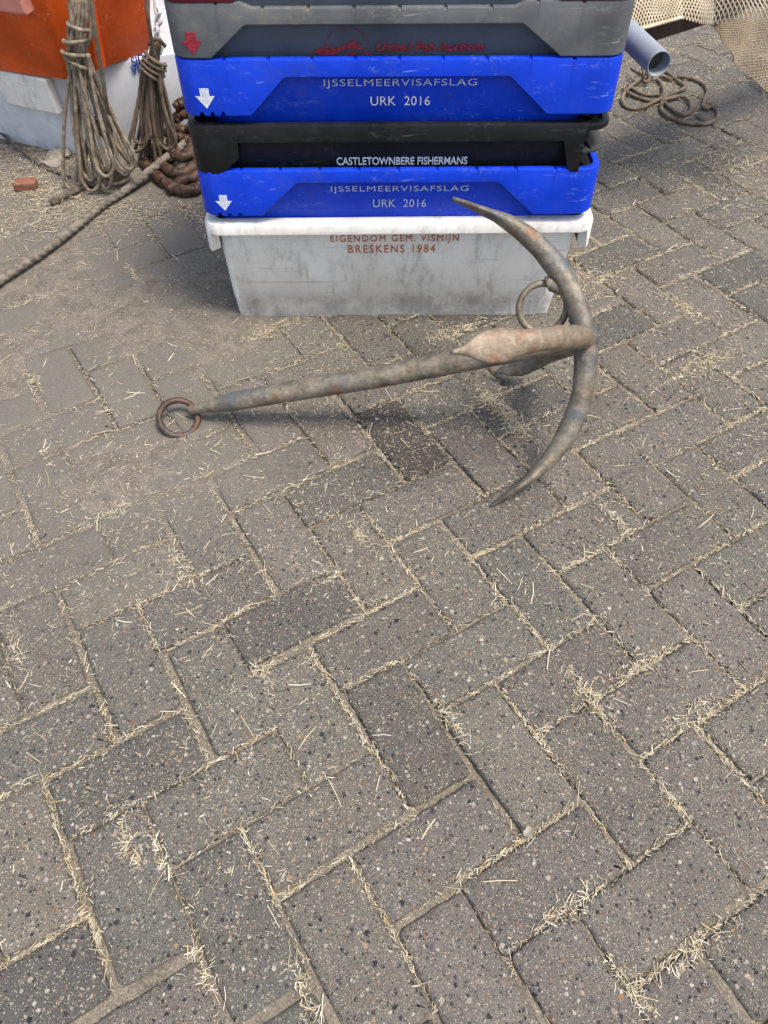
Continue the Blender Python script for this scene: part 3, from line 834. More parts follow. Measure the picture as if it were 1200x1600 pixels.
# shank with a flattened eye
n = 70
tt = np.linspace(0, 1, n)
P = AE + tt[:, None] * (AC - AE)
P[:, 2] += .0022 * np.sin(tt * 9) * (tt > .1)
ra = np.interp(tt, [0, .012, .05, .085, .13, 1], [.004, .0105, .0115, .0150, .0192, .0222])
rb = np.interp(tt, [0, .012, .05, .085, .13, 1], [.004, .0085, .0085, .0138, .0192, .0222])
MB().add(*sweep(P, ra, rb, 22, hint=ay)).build('shank', 'iron', aroot, smooth=True, off=aoff)
tips = []
for k in range(4):
    an = th0 + k * math.pi / 2
    er = math.cos(an) * ax + math.sin(an) * ay; et = np.cross(d, er)
    ph = np.linspace(0, phm, 64); s = ph / phm
    P = AC + (rho * np.sin(ph))[:, None] * er - (rho * (1 - np.cos(ph)))[:, None] * d
    if k == 0: P = P + (s ** 3)[:, None] * (np.array([-.020, -.003, .011]))
    # palm bends slightly outwards near the tip
    P = P + (np.clip(s - .8, 0, 1) ** 2 * .25)[:, None] * er
    A = np.interp(s, [0, .45, .60, .70, .78, .84, .90, .945, .985, 1], [.0200, .0188, .0185, .0210, .0252, .0252, .0185, .0085, .0050, .0025])
    B = np.interp(s, [0, .45, .60, .70, .78, .86, .94, 1], [.0198, .0186, .0165, .0132, .0096, .0068, .0054, .0034])
    if k == 3: P = P + (s ** 2)[:, None] * np.array([.0, -.050, .012])
    wob = 1 + .03 * np.sin(s * 17 + k) + .02 * np.sin(s * 41 + 2 * k)
    V, Q = sweep(P, A * wob, B * wob, 24, hint=et)
    ctr = np.repeat(P, 24, 0); V = ctr + (V - ctr) * (1 + .030 * np.sin(V[:, 0] * 70 + 40 * V[:, 2] + k) + .025 * np.sin(V[:, 1] * 110 - 60 * V[:, 2] + 2 * k))[:, None]
    fo = MB().add(V, Q).build('fluke', 'palm' if k == 1 else 'iron', aroot, smooth=True, off=aoff)
    sv_ = np.repeat(s, 24); sc_ = np.clip(np.exp(-((sv_ - .10) / .085) ** 2) * (.9 if k in (0, 3) else .55 if k == 2 else .0) + sst(sv_, .80, .97) * (.8 if k in (0, 2) else .15), 0, 1)
    at_ = fo.data.attributes.new('scrape', 'FLOAT', 'POINT'); at_.data.foreach_set('value', sc_.astype(np.float32))
# crown weld
mb = MB()
u_, v_ = np.meshgrid(np.linspace(0, 2 * np.pi, 20, endpoint=False), np.linspace(.02, np.pi - .02, 12))
rr = .0245 * (1 + .05 * np.sin(5 * u_ + 3 * v_))
Vs = np.stack([rr * np.sin(v_) * np.cos(u_), rr * np.sin(v_) * np.sin(u_), rr * np.cos(v_)], -1).reshape(-1, 3) + AC
Qs = []
for i in range(11):
    for j in range(20): Qs.append((i * 20 + j, (i + 1) * 20 + j, (i + 1) * 20 + (j + 1) % 20, i * 20 + (j + 1) % 20))
mb.add(Vs, Qs)
mb.build('crown_weld', 'darkiron', aroot, smooth=True, off=aoff)
# trip ring welded to the far upper fluke
an = th0 + math.pi; er = math.cos(an) * ax + math.sin(an) * ay
def fl(s):
    ph = s * phm; return AC + rho * math.sin(ph) * er - rho * (1 - math.cos(ph)) * d
att = fl(.30) - .026 * d
def torus(c, nrm, rad, tube, seg=48, sub=12, ell=1.0, axis=None):
    nrm = np.asarray(nrm, float) / np.linalg.norm(nrm)
    a1 = np.cross(nrm, (0, 0, 1.0)) if axis is None else np.asarray(axis, float); a1 = a1 - (a1 @ nrm) * nrm; a1 /= np.linalg.norm(a1); a2 = np.cross(nrm, a1)
    t = np.linspace(0, 2 * np.pi, seg, endpoint=False)
    P = np.asarray(c) + rad * np.cos(t)[:, None] * a1 + ell * rad * np.sin(t)[:, None] * a2
    return sweep(P, tube * (1 + .05 * np.sin(3 * t)), None, sub, hint=nrm, closed=True)
dc = np.array([0, 0, H]); rc = ray(848, 481); rc = rc / np.linalg.norm(rc)
rcen = dc + rc * (np.linalg.norm(att - dc) + .004)
MB().add(*torus(rcen, (-rc + .15 * np.array([1, 0, 0])), .0415, .0060)).build('trip_ring', 'iron', aroot, smooth=True, off=aoff)
lug = crom([fl(.26) - .010 * d, att, att * .55 + rcen * .45 if False else att - .006 * d], .004)
MB().add(*sweep(lug, .0125, .010, 12, hint=er)).build('ring_lug', 'iron', aroot, smooth=True, off=aoff)
# shackle ring through the eye
ec = onZ(279, 653, .016)
MB().add(*torus(ec, (.25, -.42, .87), .0375, .0064)).build('shackle_ring', 'rust', aroot, smooth=True, off=aoff)

# ------------------------------------------------------------------ tubs at the back left
def prism_rings(poly, levels, rnd=.02, nseg=4):
    """poly: CCW plan; levels: (z, outward offset). rounded corners"""
    poly = np.asarray(poly, float); n = len(poly)
    rings = []
    for z, off in levels:
        ring = []
        for i in range(n):
            p0, p1, p2 = poly[i - 1], poly[i], poly[(i + 1) % n]
            e1 = (p1 - p0) / np.linalg.norm(p1 - p0); e2 = (p2 - p1) / np.linalg.norm(p2 - p1)
            n1, n2 = np.array([e1[1], -e1[0]]), np.array([e2[1], -e2[0]])
            q = p1 + off * (n1 + n2) / (1 + n1 @ n2)
            for t in np.linspace(0, 1, nseg + 1):
                a_, b_ = q - e1 * rnd, q + e2 * rnd
                ring.append((1 - t) ** 2 * a_ + 2 * t * (1 - t) * q + t * t * b_)
        rings.append(np.c_[np.array(ring), np.full(len(ring), z)])
    return rings
def loft2(rings, cap0=True, cap1=True):
    n = len(rings[0]); V = np.concatenate(rings); Q = []
    for k in range(len(rings) - 1):
        for i in range(n):
            j = (i + 1) % n; Q.append((k * n + i, k * n + j, (k + 1) * n + j, (k + 1) * n + i))
    if cap0: Q.append(tuple(range(n - 1, -1, -1)))
    if cap1: Q.append(tuple((len(rings) - 1) * n + i for i in range(n)))
    return V, Q
def onPlane(px, py, p, nrm):
    d_ = ray(px, py); o_ = np.array([0, 0, H]); return o_ + d_ * (((np.asarray(p) - o_) @ nrm) / (d_ @ nrm))
def U(deg): return np.array([math.cos(R(deg)), math.sin(R(deg))])
# white tub under the orange one
w0 = np.array(onZ(113, 244)[:2]); wr = np.array([.80, .60]); wr = wr / np.linalg.norm(wr)
wa, wb = U(24), U(156)
poly = [w0, w0 + .50 * wa, w0 + .50 * wa + .42 * U(114), w0 + .20 * wb + .62 * U(114), w0 + .20 * wb + .12 * U(190)]
poly = [w0, w0 + .50 * wa, w0 + .50 * wa + .45 * U(100), w0 + .62 * wb + .30 * U(80), w0 + .62 * wb]
tw = thing('white_tub', 'bluish white plastic fish tub with blue lettering, standing under the orange tub', 'tub', (w0[0], w0[1], 0))
off = np.array([w0[0], w0[1], 0])
V, Q = loft2(prism_rings(poly, [(0, -.004), (.008, 0), (.222, .019), (.229, .018), (.232, .014), (.232, .01), (.06, -.02)], .025), True, True)
obj('tub_body', V - off, Q, 'tubwhite', tw, autosmooth=35)
# moulded grip pad on the left face
pm = w0 + .14 * wb; nn = np.array([wb[1], -wb[0]]) * -1
nn = np.array([-math.sin(R(156)), math.cos(R(156))]); nn = -nn if nn[1] > 0 else nn
def pad(c2, dirv, nrm, wd, z0, z1, th, z0r=None):
    V = []
    for o_ in (-.01, th):
        for a_, z in ((-wd / 2 * .8, z0), (wd / 2, z0r or z0), (wd / 2, z1), (-wd / 2, z1)):
            p = c2 + dirv * a_ + nrm * (o_ + .016 * z / .165); V.append((p[0], p[1], z))
    return np.array(V), [(0, 3, 2, 1), (4, 5, 6, 7), (0, 1, 5, 4), (1, 2, 6, 5), (2, 3, 7, 6), (3, 0, 4, 7)]
V, Q = pad(w0 + .072 * wb, -wb, nn, .20, .132, .229, .016)
bevel(obj('grip_pad', V - off, Q, 'white', tw), .006, 3)
# blue print on the right face
na = np.array([math.sin(R(24)), -math.cos(R(24))])
def tub_text(s, s0, z0, wd, hg, tiltv):
    cu = bpy.data.curves.new('t', 'FONT'); cu.body = s; cu.size = .1; cu.offset = .003; cu.resolution_u = 3
    o = bpy.data.objects.new('t', cu); C.objects.link(o); dg = bpy.context.evaluated_depsgraph_get()
    me = bpy.data.meshes.new_from_object(o.evaluated_get(dg)); bpy.data.objects.remove(o)
    P = np.array([v.co[:] for v in me.vertices]); P[:, :2] -= P[:, :2].min(0); P[:, 0] *= wd / P[:, 0].max(); P[:, 1] *= hg / P[:, 1].max()
    z = z0 + P[:, 1] + tiltv * P[:, 0]
    q = w0 + (s0 + P[:, 0])[:, None] * wa + (.0008 + .016 * z / .165)[:, None] * na
    return solid(tw, np.c_[q, z] - off, [tuple(p.vertices) for p in me.polygons], 'ink_blue', 'lettering', n=(na[0], na[1], .0))
for t_, x0_, x1_, y0_, y1_ in (('SIDE', 206, 233, 104, 88), ('VISVE', 206, 240, 118, 102)):
    na3 = np.array([na[0], na[1], 0]); pw = np.array([*(w0 + .014 * na), 0])
    a_ = onPlane(x0_, y0_, pw, na3); b_ = onPlane(x1_, y0_ - .45 * (x1_ - x0_), pw, na3); c_ = onPlane(x0_, y1_, pw, na3)
    sa, sb = (a_[:2] - w0) @ wa, (b_[:2] - w0) @ wa
    tub_text(t_, sa, a_[2], sb - sa, c_[2] - a_[2], (b_[2] - a_[2]) / (sb - sa))
V = []
for a_, b_ in [(-.24, .5), (.24, .5), (.24, .12), (.5, .12), (0, -.5), (-.5, .12), (-.24, .12)]:
    z = .098 + b_ * .034; q = w0 + (.085 + a_ * .028) * wa + (.0008 + .016 * z / .165) * na; V.append((q[0], q[1], z))
solid(tw, np.array(V) - off, [(0, 1, 2, 6), (6, 2, 3, 4), (5, 6, 4)], 'ink_blue', 'arrow_mark', n=(na[0], na[1], 0))

# orange tub
oz = .234
p0 = np.array(onZ(107, 127, oz)[:2]); pl = np.array(onZ(0, 111, oz)[:2]); pr = np.array(onZ(238, 80, oz)[:2])
dl = (pl - p0) / np.linalg.norm(pl - p0); dr = (pr - p0) / np.linalg.norm(pr - p0)
prr = pr
poly = [p0, prr, prr + .40 * np.array([-dr[1], dr[0]]), pl + .30 * dl + .42 * np.array([dl[1], -dl[0]]), pl + .30 * dl]
to = thing('orange_tub', 'scuffed orange plastic tub stacked on the white tub behind the rope coils', 'tub', (p0[0], p0[1], oz))
off = np.array([p0[0], p0[1], oz])
V, Q = loft2(prism_rings(poly, [(oz, -.006), (oz + .008, 0), (oz + .30, .05), (oz + .30, .044), (oz + .03, -.01)], .014), True, True)
obj('tub_body', V - off, Q, 'orange', to, autosmooth=35)
V = []
nl = np.array([dl[1], -dl[0]]); nl = -nl if nl[1] > 0 else nl
for o0, o1 in ((.022, .066), (.036, .072)):
    pass
prof = [(.172, .018), (.170, .060), (.176, .067), (.225, .070), (.232, .064), (.234, .030)]
ends = [p0 + .012 * dl, p0 + .50 * dl]
for k_, e_ in enumerate(ends):
    for z_, o_ in prof:
        q = e_ + nl * o_ + (-dl if k_ == 0 else dl) * .0; V.append((q[0], q[1], oz + z_))
m_ = len(prof)
Q = [(i_, i_ + 1, m_ + i_ + 1, m_ + i_) for i_ in range(m_ - 1)] + [(m_ - 1, 0, m_, 2 * m_ - 1), tuple(range(m_ - 1, -1, -1)), tuple(range(m_, 2 * m_))]
bevel(obj('rim', np.array(V) - off, Q, 'pink', to), .006, 3)
# vertical stiffening rib on the corner
rb = p0 + .045 * dr; nr = np.array([dr[1], -dr[0]])
V, Q = [], []
for z, o_ in ((oz + .004, .006), (oz + .172, .034)):
    for s_, e_ in ((-.03, -.012), (-.026, .004), (.0, .004), (.004, -.012)):
        q = p0 + dr * (.115 + s_) + nr * (o_ + e_); V.append((q[0], q[1], z))
V = np.array(V); Q = [(0, 1, 5, 4), (1, 2, 6, 5), (2, 3, 7, 6), (3, 0, 4, 7), (3, 2, 1, 0), (4, 5, 6, 7)]
bevel(obj('corner_rib', V - off, Q, 'orange', to), .003, 2)

# ------------------------------------------------------------------ ropes at the back left
def px_path(pts):
    return np.array([onY(a_, b_, c_) for a_, b_, c_ in pts])
def rope(mb, pts, r, step=.005, seg=9, lay=.03, depth=.16):
    P = crom(pts, step); P[:, 2] = np.maximum(P[:, 2], r * .8)
    mb.add(*sweep(P, r, None, seg, lobes=3, lay=lay, depth=depth)); return mb
RR = np.random.default_rng(21)
def hang_coil(name, label, neck, spread, n, Yn, Yb, r, mat, tops, wraps, bot, loops=()):
    mb = MB(); perm = np.clip(np.linspace(0, 1, n) + RR.normal(0, .22, n), -.05, 1.05)
    for i in range(n):
        f = i / (n - 1)
        xa = neck[0] + (f - .5) * neck[2] + RR.normal(0, 2.0)
        xb = spread[0] + (spread[1] - spread[0]) * perm[i] + RR.normal(0, 4)
        yb = bot(f) + RR.normal(0, 11)
        dy = RR.normal(0, .018); bow = RR.normal(0, 9)
        wv = RR.uniform(7, 13)
        Y0 = Yn - .012 + RR.uniform(-.018, .018); Y1 = Yb + dy
        pts = []
        for t in (0, .25, .5, .75, .93): pts.append((xa - wv * .25 + (xb - wv - xa) * t ** 1.25 + bow * math.sin(3.1 * t), neck[1] + (yb - neck[1]) * t, Y0 + (Y1 - Y0) * t))
        pts.append((xb - 1, yb + 3, Y1 - .004))
        xc = xb + wv
        for t in (.93, .72, .5, .25, 0): pts.append((xa + wv * .3 + (xc - xa) * t ** 1.25 + bow * .6 * math.sin(3.1 * t), neck[1] + (yb - neck[1]) * t, Y0 - .012 + (Y1 - Y0) * t))
        rope(mb, px_path(pts), r)
    for pts in list(tops) + list(loops): rope(mb, px_path(pts), r)
    for cx_, cy_, rx, sl, Yw in wraps:
        q = []
        for a_ in np.linspace(-20, 200, 9):
            q.append((cx_ - rx * math.cos(R(a_)), cy_ + sl * math.cos(R(a_)) * -1 + 4 * math.sin(R(a_)), Yw - .030 * math.sin(R(a_))))
        rope(mb, px_path(q), r)
    V = np.concatenate(mb.V); c = V.mean(0)
    o = mb.build(name, mat, None, smooth=True)
    return o
c1 = hang_coil('rope_coil', 'long grey brown rope coil knotted at its neck, hanging before the orange tub', (122, 84, 26), (122, 196), 13, 2.09, 2.045, .0049, 'rope',
   tops=[[(118 + k, 95, 2.07), (116 + 2.2 * k, 55, 2.07), (120 + 2.0 * k, 20, 2.075), (122 + 1.6 * k, -15, 2.09), (124 + k, -45, 2.12)] for k in (-4, -1, 2, 5, 8)] +
        [[(104, -40, 2.06), (108, 5, 2.06), (113, 35, 2.055), (112, 60, 2.055), (106, 80, 2.06)], [(139, -40, 2.07), (140, 0, 2.065), (144, 30, 2.06), (141, 60, 2.06), (130, 85, 2.07)]],
   wraps=[(123, 42, 17, 5, 2.075), (119, 62, 20, -3, 2.075), (117, 83, 20, 2, 2.07), (120, 98, 18, 9, 2.07)], bot=lambda f: 292 - 30 * f ** 1.5,
   loops=[[(150 + 2 * k, 190 + 3 * k, 2.06), (160 + 3 * k, 212 + 2 * k, 2.07), (182 + 2 * k, 226 + 3.5 * k, 2.10), (202 + .6 * k, 250 + 2.6 * k, 2.11), (200 - k, 270 + 1.5 * k, 2.09), (184 - 3 * k, 276 + 1.2 * k, 2.07), (165 - 5 * k, 262 - k, 2.06)] for k in (-4, -2.4, -.8, .8, 2.4, 4)])
tag(c1, c1.name and 'long grey brown rope coil knotted at its neck, hanging before the orange tub', 'rope')
c2 = hang_coil('rope_coil', '', (237, 98, 22), (218, 262), 11, 2.20, 2.19, .0050, 'ropedark',
   tops=[[(236 + 2 * k, 110, 2.19), (240 + 2 * k, 80, 2.19), (246 + k, 60, 2.20)] for k in (-2, 0, 2, 4)] + [[(233, 70, 2.19), (245, 60, 2.175), (258, 72, 2.19)]],
   wraps=[(243, 92, 16, 10, 2.19), (241, 100, 17, 10, 2.19), (239, 108, 17, 11, 2.19), (236, 115, 16, 11, 2.19)], bot=lambda f: 232 + 26 * math.sin(f * 3.1))
tag(c2, 'short dark brown coil of rope tied with four wraps, hanging beside the grey crate', 'rope')
mb = MB()
rope(mb, px_path([(140, -40, 2.04), (144, 10, 2.035), (152, 70, 2.03), (163, 140, 2.03), (174, 212, 2.06)]), .0052)
tag(mb.build('hanging_rope', 'ropedark', None, smooth=True), 'single thin brown rope hanging straight down in front of the orange tub', 'rope')
mb = MB()
rope(mb, px_path([(224, -40, 2.16), (229, 5, 2.155), (234, 45, 2.155), (241, 84, 2.17), (246, 96, 2.18)]), .0050)
tag(mb.build('hanging_rope', 'ropedark', None, smooth=True), 'brown rope running down the right edge of the orange tub to the short coil', 'rope')
mb = MB()
for k in range(3):
    rope(mb, px_path([(236 + RR.uniform(0, 8), -40, 2.30), (240 + RR.uniform(0, 6), 8 + k * 6, 2.28), (250 + RR.uniform(-4, 4), 18 + k * 14, 2.26), (240 + RR.uniform(0, 6), 36 + k * 12, 2.27), (254, 62 + RR.uniform(0, 10), 2.26), (250, 85, 2.26)]), .0046)
tag(mb.build('pale_rope', 'ropewhite', None, smooth=True), 'tangle of pale rope seen between the orange tub and the grey crate', 'rope')

# thick hawser over the ground
mb = MB()
pts = [onZ(-60, 482, .02), onZ(0, 438, .018), onZ(69, 392, .017), onZ(126, 348, .016), onZ(160, 320, .016), onZ(198, 296, .018), onZ(240, 262, .035), onZ(286, 226, .055), onZ(310, 205, .06)]
P = crom(pts, .0035)
mb.add(*sweep(P, .0105, None, 15, lobes=3, lay=.024, depth=.22))
tag(mb.build('hawser', 'hawser', None, smooth=True), 'thick frayed grey hawser running from the chain pile to the left picture edge', 'rope')
# stick and twig
mb = MB(); P = crom([onZ(80, 317, .010), onZ(100, 306, .011), onZ(124, 294, .012), onZ(150, 280, .012)], .006)
mb.add(*sweep(P, .0105, None, 12, lobes=5, lay=.4, depth=.1)); tag(mb.build('stick', 'bark', None, smooth=True), 'short weathered stick lying in the straw below the long rope coil', 'stick')
mb = MB(); P = crom([onZ(-40, 180, .03), onZ(0, 207, .02), onZ(40, 240, .014), (onZ(75, 264, .008)), onZ(110, 276, .006)], .006)
mb.add(*sweep(P, np.linspace(.0055, .0035, len(P)), None, 8)); tag(mb.build('twig', 'bark', None, smooth=True), 'thin dark twig leaning from the white tub into the straw', 'twig')
# brick fragment
c = onZ(41, 288, .012); V, Q = box((0, 0, 0), (.068, .036, .026), Matrix.Rotation(R(8), 3, 'Z')); V = V * (1 + RR.normal(0, .12, V.shape))
fb = bevel(obj('brick_fragment', V, Q, 'brick'), .006, 3); fb.location = c; tag(fb, 'small reddish brick fragment lying among the straw at the left edge', 'brick')
# crumpled dry scrap next to the tub
def scrap(px, py, sz, mat, seed, z=.01):
    g_ = np.random.default_rng(seed); n = 8
    u_, v_ = np.meshgrid(np.linspace(-1, 1, n), np.linspace(-1, 1, n))
    zz = .22 * np.sin(2.3 * u_ + g_.uniform(0, 6)) + .2 * np.sin(2.9 * v_ + g_.uniform(0, 6)) + g_.normal(0, .05, u_.shape)
    k_ = 1 - .35 * v_ ** 2
    V = np.stack([u_ * k_ * sz, v_ * sz * .7 + .1 * sz * np.sin(3 * u_), (zz - zz.min()) * sz * .6], -1).reshape(-1, 3)
    T_ = V + np.array([0, 0, .0012]); idx = np.arange(n * n).reshape(n, n)
    q = np.stack([idx[:-1, :-1], idx[:-1, 1:], idx[1:, 1:], idx[1:, :-1]], -1).reshape(-1, 4)
    Q = [tuple(t_ + n * n) for t_ in q] + [tuple(t_[::-1]) for t_ in q]
    o = obj('dry_leaf', np.vstack([V, T_]), Q, mat, smooth=True); c = onZ(px, py, 0); o.location = (c[0], c[1], .002); o.rotation_euler = (0, 0, g_.uniform(0, 6)); return o
tag(scrap(88, 252, .048, 'leaf', 3), 'large crumpled grey brown leaf against the foot of the white tub', 'leaf')
tag(scrap(825, 1302, .008, 'leaf', 5), 'small grey leaf scrap on a paver joint in the lower foreground', 'leaf')

# heap of thick brown rope
MAT['oldrope'] = rusty('rotten_brown_rope', (.045, .025, .016, 1), (.13, .072, .042, 1), (.09, .06, .042, 1), (.19, .075, .028, 1), .8)
mb = MB()
for pts in ([(222, 252, .014), (236, 266, .016), (254, 282, .018), (278, 296, .018), (300, 298, .018), (318, 286, .018)],
            [(244, 246, .018), (258, 262, .03), (278, 272, .036), (300, 264, .036), (312, 248, .03)],
            [(262, 300, .014), (286, 282, .03), (306, 276, .036), (318, 270, .03)],
            [(228, 240, .016), (246, 232, .03), (266, 236, .05), (286, 246, .05), (300, 236, .05), (296, 220, .06), (276, 216, .06), (262, 226, .05)],
            [(258, 210, .05), (276, 202, .07), (294, 206, .07), (310, 212, .06)],
            [(270, 190, .08), (284, 178, .10), (300, 180, .10), (304, 196, .09), (290, 204, .08)],
            [(272, 168, .12), (288, 160, .13), (306, 164, .13)]):
    P = crom([onZ(*q) for q in pts], .004); P = P + RR.normal(0, .0008, P.shape)
    rr_ = .0150 * (1 + .04 * np.sin(np.arange(len(P)) * .25)); rr_[:3] *= [.55, .8, .95]; rr_[-3:] *= [.95, .8, .55]
    mb.add(*sweep(P, rr_, None, 15, lobes=3, lay=.05, depth=.09))
tag(mb.build('thick_rope', 'oldrope', None, smooth=True), 'heap of thick reddish brown old rope on the ground beside the black crate', 'rope')

# ------------------------------------------------------------------ bench, net, pipe and loose rope at the back right
bz = .40
pa, pb = np.array(onZ(985, 78, bz)[:2]), np.array(onZ(1100, 40, bz)[:2])
bd = (pb - pa) / np.linalg.norm(pb - pa); bn = np.array([-bd[1], bd[0]])
bench = thing('wooden_bench', 'dark wooden bench under the draped net behind the crates', 'bench', (pa[0], pa[1], 0))
boff = np.array([pa[0], pa[1], 0])
def slab(a2, b2, wdt, z0, z1):
    e = (b2 - a2) / np.linalg.norm(b2 - a2); m_ = np.array([-e[1], e[0]])
    q = [a2, b2, b2 + m_ * wdt, a2 + m_ * wdt]
    V = [(*p_, z0) for p_ in q] + [(*p_, z1) for p_ in q]
    return np.array(V), [(3, 2, 1, 0), (4, 5, 6, 7), (0, 1, 5, 4), (1, 2, 6, 5), (2, 3, 7, 6), (3, 0, 4, 7)]
A0, B0 = pa - bd * .36, pb + bd * 1.5
V, Q = slab(A0, B0, .13, bz, bz + .045); bevel(obj('bench_top', V - boff, Q, 'wood', bench), .004)
for f in (.01, .95):
    for o_ in (.008, .072):
        q = A0 + bd * (f * np.linalg.norm(B0 - A0)) + bn * o_
        V, Q = slab(q, q + bd * .045, .05, 0, bz - .001); bevel(obj('leg', V - boff, Q, 'wood', bench), .003)

# pipe lying on the bench
pe = np.array(onZ(1030, 100, .470)); pdir = np.array([-.20, .96, .012]); pdir /= np.linalg.norm(pdir)
plen = .62; r_o, r_i = .0245, .0212
n = 28; t = np.linspace(0, 2 * np.pi, n, endpoint=False)
s1 = np.cross(pdir, (0, 0, 1.0)); s1 /= np.linalg.norm(s1); s2 = np.cross(s1, pdir)
rings = []
for s_, r_ in ((plen, r_i), (.002, r_i), (0, r_i + .001), (0, r_o - .001), (.002, r_o), (plen, r_o)):
    rings.append(pe + s_ * pdir + r_ * (np.cos(t)[:, None] * s1 + np.sin(t)[:, None] * s2))
V, Q = loft2(rings, False, False)
nq = len(Q)
for i in range(n): Q.append((5 * n + i, 5 * n + (i + 1) % n, (i + 1) % n, i))
po = thing('plastic_pipe', 'blue grey plastic pipe on the bench, its open end sticking out beside the grey crate', 'pipe', tuple(pe))
obj('pipe_wall', V - pe, Q, 'pipe', po, autosmooth=40)
V = np.vstack([[pe + .03 * pdir], pe + .03 * pdir + (r_i - .0005) * (np.cos(t)[:, None] * s1 + np.sin(t)[:, None] * s2)])
V2 = V + .02 * pdir
Q = [(0, 1 + i, 1 + (i + 1) % n) for i in range(n)]
m_ = MB().add(np.vstack([V, V2]), Q + [(n + 1 + q[0], n + 1 + q[2], n + 1 + q[1]) for q in Q] + [(1 + i, n + 2 + i, n + 2 + (i + 1) % n, 1 + (i + 1) % n) for i in range(n)])
m_.build('dark_plug', 'pipein', po, off=pe)  # dark brown disc closing the bore just behind the open end

# loose tangle of rope on the ground
def cz(pts, z=.0075): return [onZ(880 + a_ / 3.75, b_ / 3.75, z + q) for a_, b_, q in pts]
mb = MB()
for pts in ([(400, 400, .02), (455, 440, .02), (440, 470, .012), (370, 530, 0), (345, 590, 0), (380, 630, 0), (450, 635, 0), (540, 592, .004), (640, 545, .012), (712, 515, .004), (690, 490, 0), (640, 450, 0), (600, 420, 0), (560, 400, 0)],
            [(350, 520, 0), (390, 548, 0), (450, 575, 0), (530, 590, .0), (600, 580, .004), (690, 565, .002), (745, 600, 0), (745, 650, 0), (700, 675, 0), (640, 640, .0), (585, 600, .0), (575, 640, 0), (620, 690, 0), (720, 720, 0), (830, 725, 0), (893, 700, 0), (905, 660, 0), (870, 630, 0), (825, 635, .004), (825, 590, 0), (845, 540, 0), (830, 500, 0), (780, 470, 0), (700, 450, 0), (670, 447, 0)],
            [(380, 500, 0), (450, 545, .0), (520, 560, 0), (585, 555, .01), (580, 500, 0), (545, 460, 0), (500, 450, 0), (450, 460, .01)],
            [(465, 380, .05), (470, 430, .03), (470, 470, .01), (490, 480, .008), (505, 455, .012), (480, 420, .03)],
            [(640, 470, 0), (600, 455, .004), (560, 450, .0), (520, 470, 0)]):
    rope(mb, cz(pts), .0060, lay=.04)
tag(mb.build('loose_rope', 'ropedark', None, smooth=True), 'loose dark brown rope tangled on the paving below the plastic pipe', 'rope')

# net: twine lattice over a folded surface
def net_sheet(mb, surf, nu, nv, r, diag=True):
    """surf(u,v)->xyz for arrays; knots on a lattice, twine as thin tubes along the two diagonals"""
    for fam in (0, 1):
        for k in range(-nv, nu + nv):
            pts = []
            for j in range(nv + 1):
                i = k + j if fam == 0 else k + nv - j
                if 0 <= i <= nu: pts.append((i / nu, j / nv))
            if len(pts) < 3: continue
            u_ = np.array([q[0] for q in pts]); v_ = np.array([q[1] for q in pts])
            # knots make each bar sag a little
            P = surf(u_, v_)
            mb.add(*sweep(P, r * (1 + .0 * u_), None, 4, cap=False))
fnet = thing('fishing_net', 'beige knotted fishing net draped over the dark bench', 'net', (pa[0], pa[1], bz))
noff = np.array(fnet.location)
top_edge = lambda u_: (A0[0] + bd[0] * u_ * 1.35, A0[1] + bd[1] * u_ * 1.35)
def front_edge(pts):
    P = np.array([onZ(a_, b_, c_) for a_, b_, c_ in pts]); t_ = np.linspace(0, 1, len(P))
    return lambda u_: np.stack([np.interp(u_, t_, P[:, q]) for q in range(3)], -1)
fA = front_edge([(820, 92, .45), (900, 70, .45), (975, 52, .45), (1020, 40, .45), (1066, 27, .455)])
fB = front_edge([(1030, 18, .47), (1061, 28, .45), (1094, 37, .43), (1114, 38, .43), (1160, 30, .45), (1210, 30, .46), (1260, 30, .46)])
bn3 = np.array([bn[0], bn[1], 0])
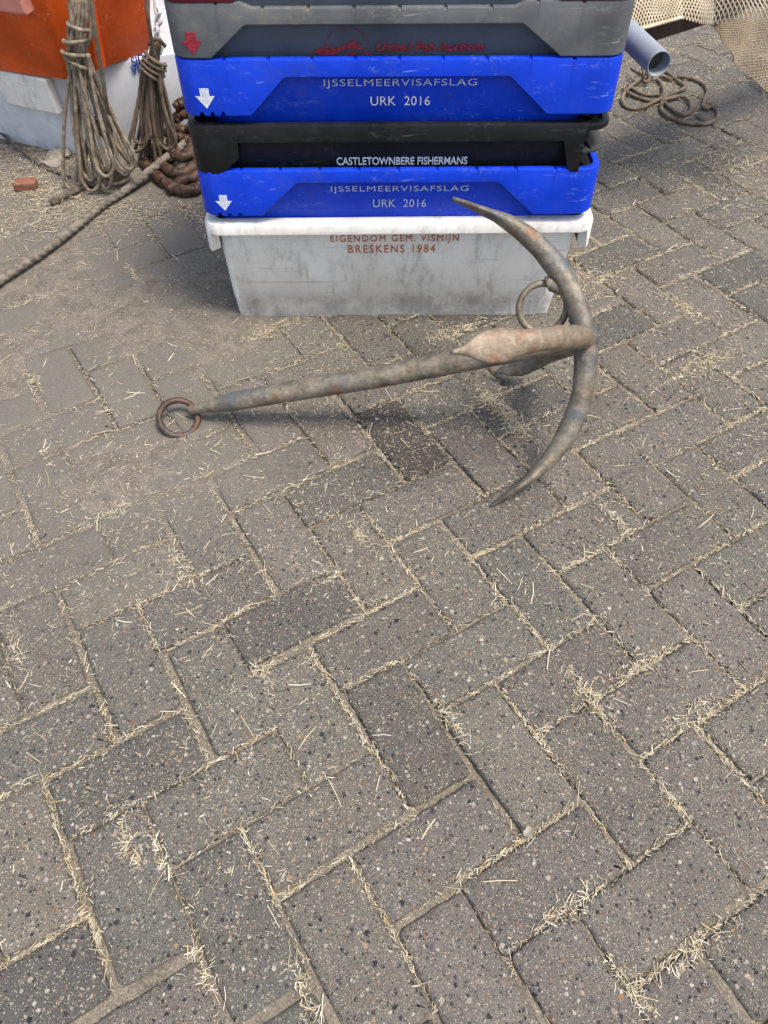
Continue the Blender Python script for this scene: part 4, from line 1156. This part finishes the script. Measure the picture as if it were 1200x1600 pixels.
def sheetA(u_, v_):
    bul = .020 * np.sin(9 * u_ + 2 * v_) + .010 * np.sin(23 * u_ + 5 * v_)
    P = fA(u_) + bn3 * (.20 * (1 - v_) ** 1.2 + .25 * bul * (1 - v_))[..., None]
    P[..., 2] += .085 * np.sin(np.pi * np.clip(v_, 0, 1)) ** .8 * (1 - .2 * v_) + bul * .8 * np.sin(np.pi * v_)
    return P
def sheetB(u_, v_):
    bul = .020 * np.sin(7 * u_ + 1 + 3 * v_) + .010 * np.sin(19 * u_ - 4 * v_)
    P = fB(u_) + bn3 * (.22 * (1 - v_) ** 1.2 + .25 * bul * (1 - v_))[..., None]
    P[..., 2] += .10 * np.sin(np.pi * np.clip(v_, 0, 1)) ** .8 + bul * np.sin(np.pi * v_)
    return P
hA = np.array(onY(1104, 34, 2.12)); hB = np.array(onY(1222, 166, 2.02))
def sheetC(u_, v_):
    # tail hanging to the right: u along the slanted free edge, v up to the bench
    lo = hA + (hB - hA) * u_[..., None]
    hi = hA + np.array([.06, .06, .075]) + np.array([.50, .10, -.02]) * u_[..., None]
    P = lo + (hi - lo) * v_[..., None]
    wv = .016 * np.sin(9 * u_ + 3 * v_) + .008 * np.sin(22 * u_ + 6 * v_)
    sag = -.006 * np.sin(3.14 * u_) * (1 - v_)
    return P + np.stack([wv * .3 + sag, -wv, wv * .2 + sag], -1)
mb = MB(); net_sheet(mb, sheetA, 38, 25, .0018); net_sheet(mb, sheetB, 40, 26, .0018)
def sheetD(u_, v_): return sheetB(u_, np.clip(v_ * .9, 0, 1)) + np.stack([.012 + 0 * u_, .015 + 0 * u_, -.012 + .006 * np.sin(12 * u_)], -1)
net_sheet(mb, sheetD, 38, 25, .0017)
mb.build('draped_mesh', 'twine', fnet, off=noff)
mb = MB(); net_sheet(mb, sheetC, 34, 27, .0016)
mb.build('hanging_mesh', 'twinedark', fnet, off=noff)
# bunched edge line of the net
mb = MB(); P = sheetA(np.linspace(0, 1, 40), np.ones(40)); mb.add(*sweep(P, .004, None, 6))
mb.build('edge_line', 'twine', fnet, smooth=True, off=noff)
